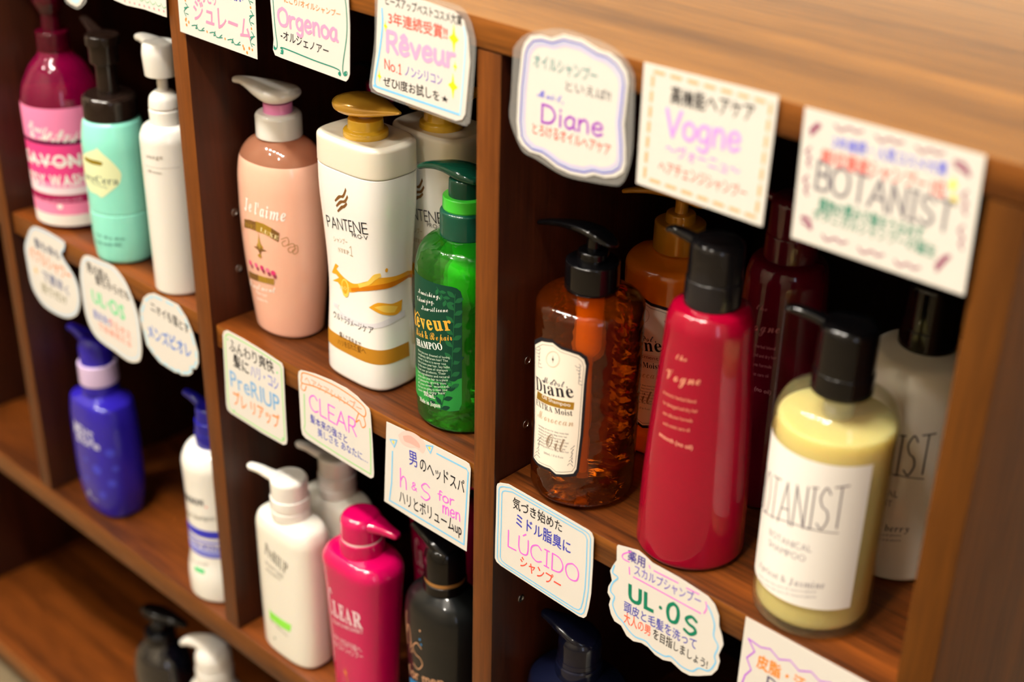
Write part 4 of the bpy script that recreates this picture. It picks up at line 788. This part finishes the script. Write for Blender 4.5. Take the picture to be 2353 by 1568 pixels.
s = Sign([(184, 640), (184, 612), (189, 593), (200, 587), (228, 598), (259, 612), (283, 640), (300, 675), (318, 730), (324, 780), (325, 812), (319, 831), (296, 831), (262, 807), (225, 779), (204, 745), (192, 700)], SF, 'tall leaf-shaped sign with green roman letters between the two blue-edged signs', True)
s.loop(.93, 1.4, ink((196, 224, 244))); s.f.text('男の肌も', (200, 622), (254, 652), 18, BLK, 2, .02, J); s.f.text('髪もからだも', (220, 650), (300, 692), 16, BLK, 2, .02, J); s.f.text('UL·OS', (212, 692), (290, 738), 30, ink((120, 220, 160)), 2, .03, J); s.f.text('肌を洗う', (216, 728), (258, 752), 14, ink((90, 110, 200)), 2, .02, J); s.f.text('ウルオス', (250, 748), (302, 782), 16, ink((255, 140, 120)), 2, .02, J); s.f.text('で全身洗える', (226, 752), (304, 800), 12, ink((255, 150, 130)), 2, .02, J); s.done()
s = Sign([(322, 735), (321, 712), (330, 684), (340, 676), (353, 674), (381, 687), (409, 701), (428, 730), (443, 766), (455, 810), (456, 835), (451, 848), (441, 848), (442, 858), (434, 863), (416, 862), (414, 858), (402, 856), (385, 845), (368, 834), (350, 812), (337, 793)], SF, 'shell-shaped sign with blue writing and dashed sky-blue rim by the upright')
for k in range(24):
    q = s.inset(.93); p = q[k % len(q)]; p2 = q[(k + 1) % len(q)]
    if k < len(q): s.f.line([p, tuple(Vector(p).lerp(Vector(p2), .6))], 2.0, ink((170, 222, 244)))
s.f.text('ニオイも落とす', (346, 712), (436, 768), 18, BLK, 2, .02, J); s.f.text('メンズビオレ', (340, 772), (442, 824), 26, ink((80, 130, 214)), 2, .03, J); s.done()
s = Sign([(511.6, 770), (514, 762), (521, 759), (560, 780), (600, 804), (638, 829), (647, 835), (651, 845), (655, 930), (659.5, 1012), (658, 1021), (651, 1023), (600, 994), (531, 950), (523, 942), (520, 930)], SF, 'upright sign with light green rim, blue roman letters and orange kana')
s.loop(.93, 1.0, GRN); s.f.text('ふんわり爽快', (527, 803), (630, 858), 23, BLK, 2, .015, J); s.f.text('髪に', (536, 838), (574, 862), 25, BLK, 2, .02, J); s.f.text('ハリ・コシ', (576, 863), (642, 898), 24, ink((120, 130, 214)), 2, .01, J); s.f.text('PreRIUP', (530, 886), (646, 950), 38, ink((120, 176, 224)), 2, .005); s.f.text('プレ リアップ', (536, 926), (644, 986), 26, ORG, 2, .02, J)
for p in ((523, 780), (637, 857), (538, 944), (650, 1008)): s.f.dot(p[0], p[1], .9, ink((90, 220, 110)))
s.done()
s = Sign([(685, 864), (686, 854), (691, 851), (722, 859), (760, 874), (796, 893), (820, 911), (838, 930), (848, 940), (851, 950), (856, 1020), (859, 1088), (858, 1097), (852, 1100), (800, 1068), (750, 1037), (703, 1008), (695, 999), (692, 985)], SF, 'sign topped by an orange ribbon banner with violet roman capitals')
s.f.pline([(693, 866), (697, 857), (730, 868), (772, 888), (812, 914), (838, 938), (836, 958), (804, 932), (760, 906), (722, 888), (694, 880), (694, 866)], 1.1, ink((255, 150, 80))); s.f.pline([(694, 880), (692, 892), (700, 898), (704, 888)], 1, ink((255, 150, 80))); s.f.pline([(836, 958), (840, 978), (832, 982), (826, 966), (818, 970), (824, 950)], 1, ink((255, 150, 80)))
s.f.text('ヘアケアシャンプー', (700, 878), (833, 950), 15, ink((255, 170, 130)), 2, .008, J); s.f.hand('CLEAR', (712, 940), (820, 1004), 36, MAG, 1.3); s.f.text('髪本来の強さと', (713, 968), (800, 1020), 15, BLUE, 2, .012, J); s.f.text('美しさを あなたに…', (730, 1000), (846, 1065), 15, ink((80, 96, 190)), 2, .01, J)
s.f.pline([(699, 906), (701, 970), (706, 996), (780, 1046), (852, 1090)], .9, GRN); s.f.pline([(850, 985), (852, 1040), (852, 1090)], .9, GRN); s.done()
s = Sign([(888, 969.7), (940, 994), (1070, 1061), (1078, 1067), (1081.5, 1078), (1077, 1180), (1072, 1268), (960, 1201), (883, 1152)], SF, 'sign with sky-blue frame, red smudge on top and magenta lettering beside the thick divider')
s.f.ppoly([(915, 1000), (930, 990), (952, 996), (972, 1012), (978, 1026), (972, 1042), (955, 1030), (938, 1028), (922, 1018)], ink((250, 206, 196)), 1, True); s.f.ppoly([(926, 1002), (944, 1002), (962, 1018), (964, 1030), (944, 1020), (930, 1014)], ink((248, 180, 168)), 2, True)
for x, y in ((904, 1016), (987, 1030)): s.f.pline([(x - 8, y - 6), (x + 8, y - 4), (x + 2, y + 12), (x - 8, y - 6)], 1, SKY, smooth=False); s.f.star(x, y, 1.4, 2, YEL, 3)
s.f.text('男', (940, 1064), (962, 1074), 28, BLUE, 2, .01); s.f.text('のヘッドスパ', (964, 1078), (1068, 1134), 26, BLK, 2, .012, J); s.f.hand('h', (919, 1118), (937, 1127), 40, MAG, 1.1); s.f.hand('&', (946, 1124), (958, 1130), 18, MAG, .9); s.f.hand('S', (967, 1146), (990, 1154), 38, MAG, 1.1); s.f.hand('for', (1006, 1148), (1044, 1164), 22, MAG, 1.1); s.f.hand('men', (1017, 1178), (1058, 1199), 26, MAG, 1.1)
s.f.text('ハリとボリュームup', (917, 1152), (1062, 1232), 25, BLK, 2, .012, J)
s.f.pline([(1004, 1043), (1072, 1078), (1076, 1086), (1066, 1252)], 1.3, SKY, smooth=False); s.f.pline([(902, 1038), (900, 1110), (895, 1150), (930, 1170), (1066, 1252)], 1.3, SKY, smooth=False); s.done()
s = Sign([(1141, 1118), (1143, 1112), (1149, 1110), (1168, 1113), (1250, 1160), (1352, 1219), (1360, 1226), (1364, 1237), (1362, 1300), (1358, 1366), (1352, 1400), (1347, 1417), (1341, 1421), (1330, 1417), (1240, 1359), (1151, 1301), (1141, 1292), (1137, 1283), (1138, 1230), (1139, 1204)], SF, 'sign with doubled sky-blue frame and slim pink capitals right of the thick divider')
s.loop(.945, .9, SKY); s.loop(.88, .9, SKY)
s.f.text('気づき始めた', (1178, 1165), (1293, 1224), 21, BLK, 2, .015, J); s.f.text('ミドル脂臭に', (1183, 1204), (1313, 1274), 24, BLUE, 2, .02, J); s.f.hand('LÚCIDO', (1166, 1255), (1330, 1342), 38, MAG, 1.1); s.f.text('シャンプー', (1193, 1298), (1290, 1358), 22, RED, 2, .02, J); s.done()
s = Sign([(1417.5, 1256), (1420, 1253), (1467, 1266), (1484, 1280), (1498, 1294), (1560, 1328), (1626, 1371), (1642, 1390), (1652, 1416), (1652, 1440), (1659, 1462), (1662, 1482), (1656, 1495), (1651, 1506), (1654, 1520), (1648, 1540), (1635, 1552), (1604, 1554), (1585, 1553), (1567, 1544), (1542, 1521), (1523, 1517), (1505, 1505), (1489, 1488), (1474, 1478), (1455, 1474), (1440, 1462), (1427, 1438), (1412, 1428), (1404, 1412), (1399, 1390), (1403, 1376), (1396, 1362), (1398, 1348), (1406, 1335), (1402, 1312), (1408, 1300), (1417, 1288)], SF, 'cloud-shaped sign with bold green capitals and a pink bracket')
cl = [(1412, 1300), (1408, 1316), (1420, 1328), (1408, 1340), (1403, 1358), (1412, 1372), (1408, 1390), (1418, 1415), (1430, 1428), (1444, 1448), (1460, 1464), (1484, 1474), (1500, 1492), (1526, 1508), (1542, 1510), (1566, 1532), (1590, 1543), (1606, 1536), (1628, 1542), (1644, 1524), (1642, 1508), (1650, 1486), (1640, 1462), (1642, 1436), (1634, 1408), (1626, 1392)]
s.f.pline(cl, 1.1, SKY); 
s.f.text('薬用', (1442, 1284), (1484, 1306), 20, ink((80, 70, 150)), 2, .025); s.f.text('スカルプシャンプー', (1456, 1318), (1612, 1394), 20, PURP, 2, .01, J)
s.f.pline([(1446, 1292), (1432, 1284), (1432, 1274), (1450, 1268)], .9, MAG); s.f.pline([(1446, 1304), (1447, 1320)], .9, MAG); s.f.pline([(1456, 1326), (1610, 1410)], .9, MAG); s.f.pline([(1492, 1300), (1494, 1306)], .9, MAG); s.f.pline([(1503, 1312), (1558, 1340)], .9, MAG); s.f.pline([(1578, 1352), (1606, 1366)], .9, MAG); s.f.pline([(1622, 1384), (1624, 1398), (1618, 1410)], .9, MAG)
s.f.text('UL', (1442, 1378), (1505, 1410), 40, ink((14, 120, 90)), 2, .035); s.f.dot(1518, 1397, 1.4, ink((14, 120, 90))); s.f.hand('O', (1532, 1424), (1558, 1436), 44, ink((14, 120, 90)), 2.6); s.f.hand('S', (1571, 1452), (1600, 1464), 42, ink((14, 120, 90)), 2.4)
s.f.text('頭皮と毛髪を洗って', (1433, 1402), (1602, 1494), 20, BLUE, 2, .012, J); s.f.text('大人の男', (1433, 1428), (1496, 1462), 20, ink((255, 110, 80)), 2, .02, J); s.f.text('を目指しましょう!', (1499, 1464), (1626, 1538), 19, BLK, 2, .015, J); s.done()
s = Sign([(1714, 1418), (1987, 1566), (2000, 1574), (1990, 1700), (1985, 1740), (1690, 1600)], SF, 'sign with purple zigzag border and orange lettering under the clear yellow bottle')
s.f.pline([(1700, 1585), (1712, 1552), (1726, 1540), (1716, 1512), (1734, 1498), (1720, 1468), (1748, 1488), (1770, 1492), (1790, 1516), (1816, 1518), (1836, 1542), (1864, 1544), (1884, 1566), (1910, 1570), (1930, 1590)], 1.2, VIO, smooth=False)
s.f.text('皮脂・汗', (1738, 1530), (1850, 1590), 26, ink((255, 146, 60)), 2, .035, J); s.f.hand('D', (1756, 1610), (1784, 1626), 60, ink((70, 60, 100)), 1.2); s.done()

for o in LINK:
    SC.collection.objects.link(o)
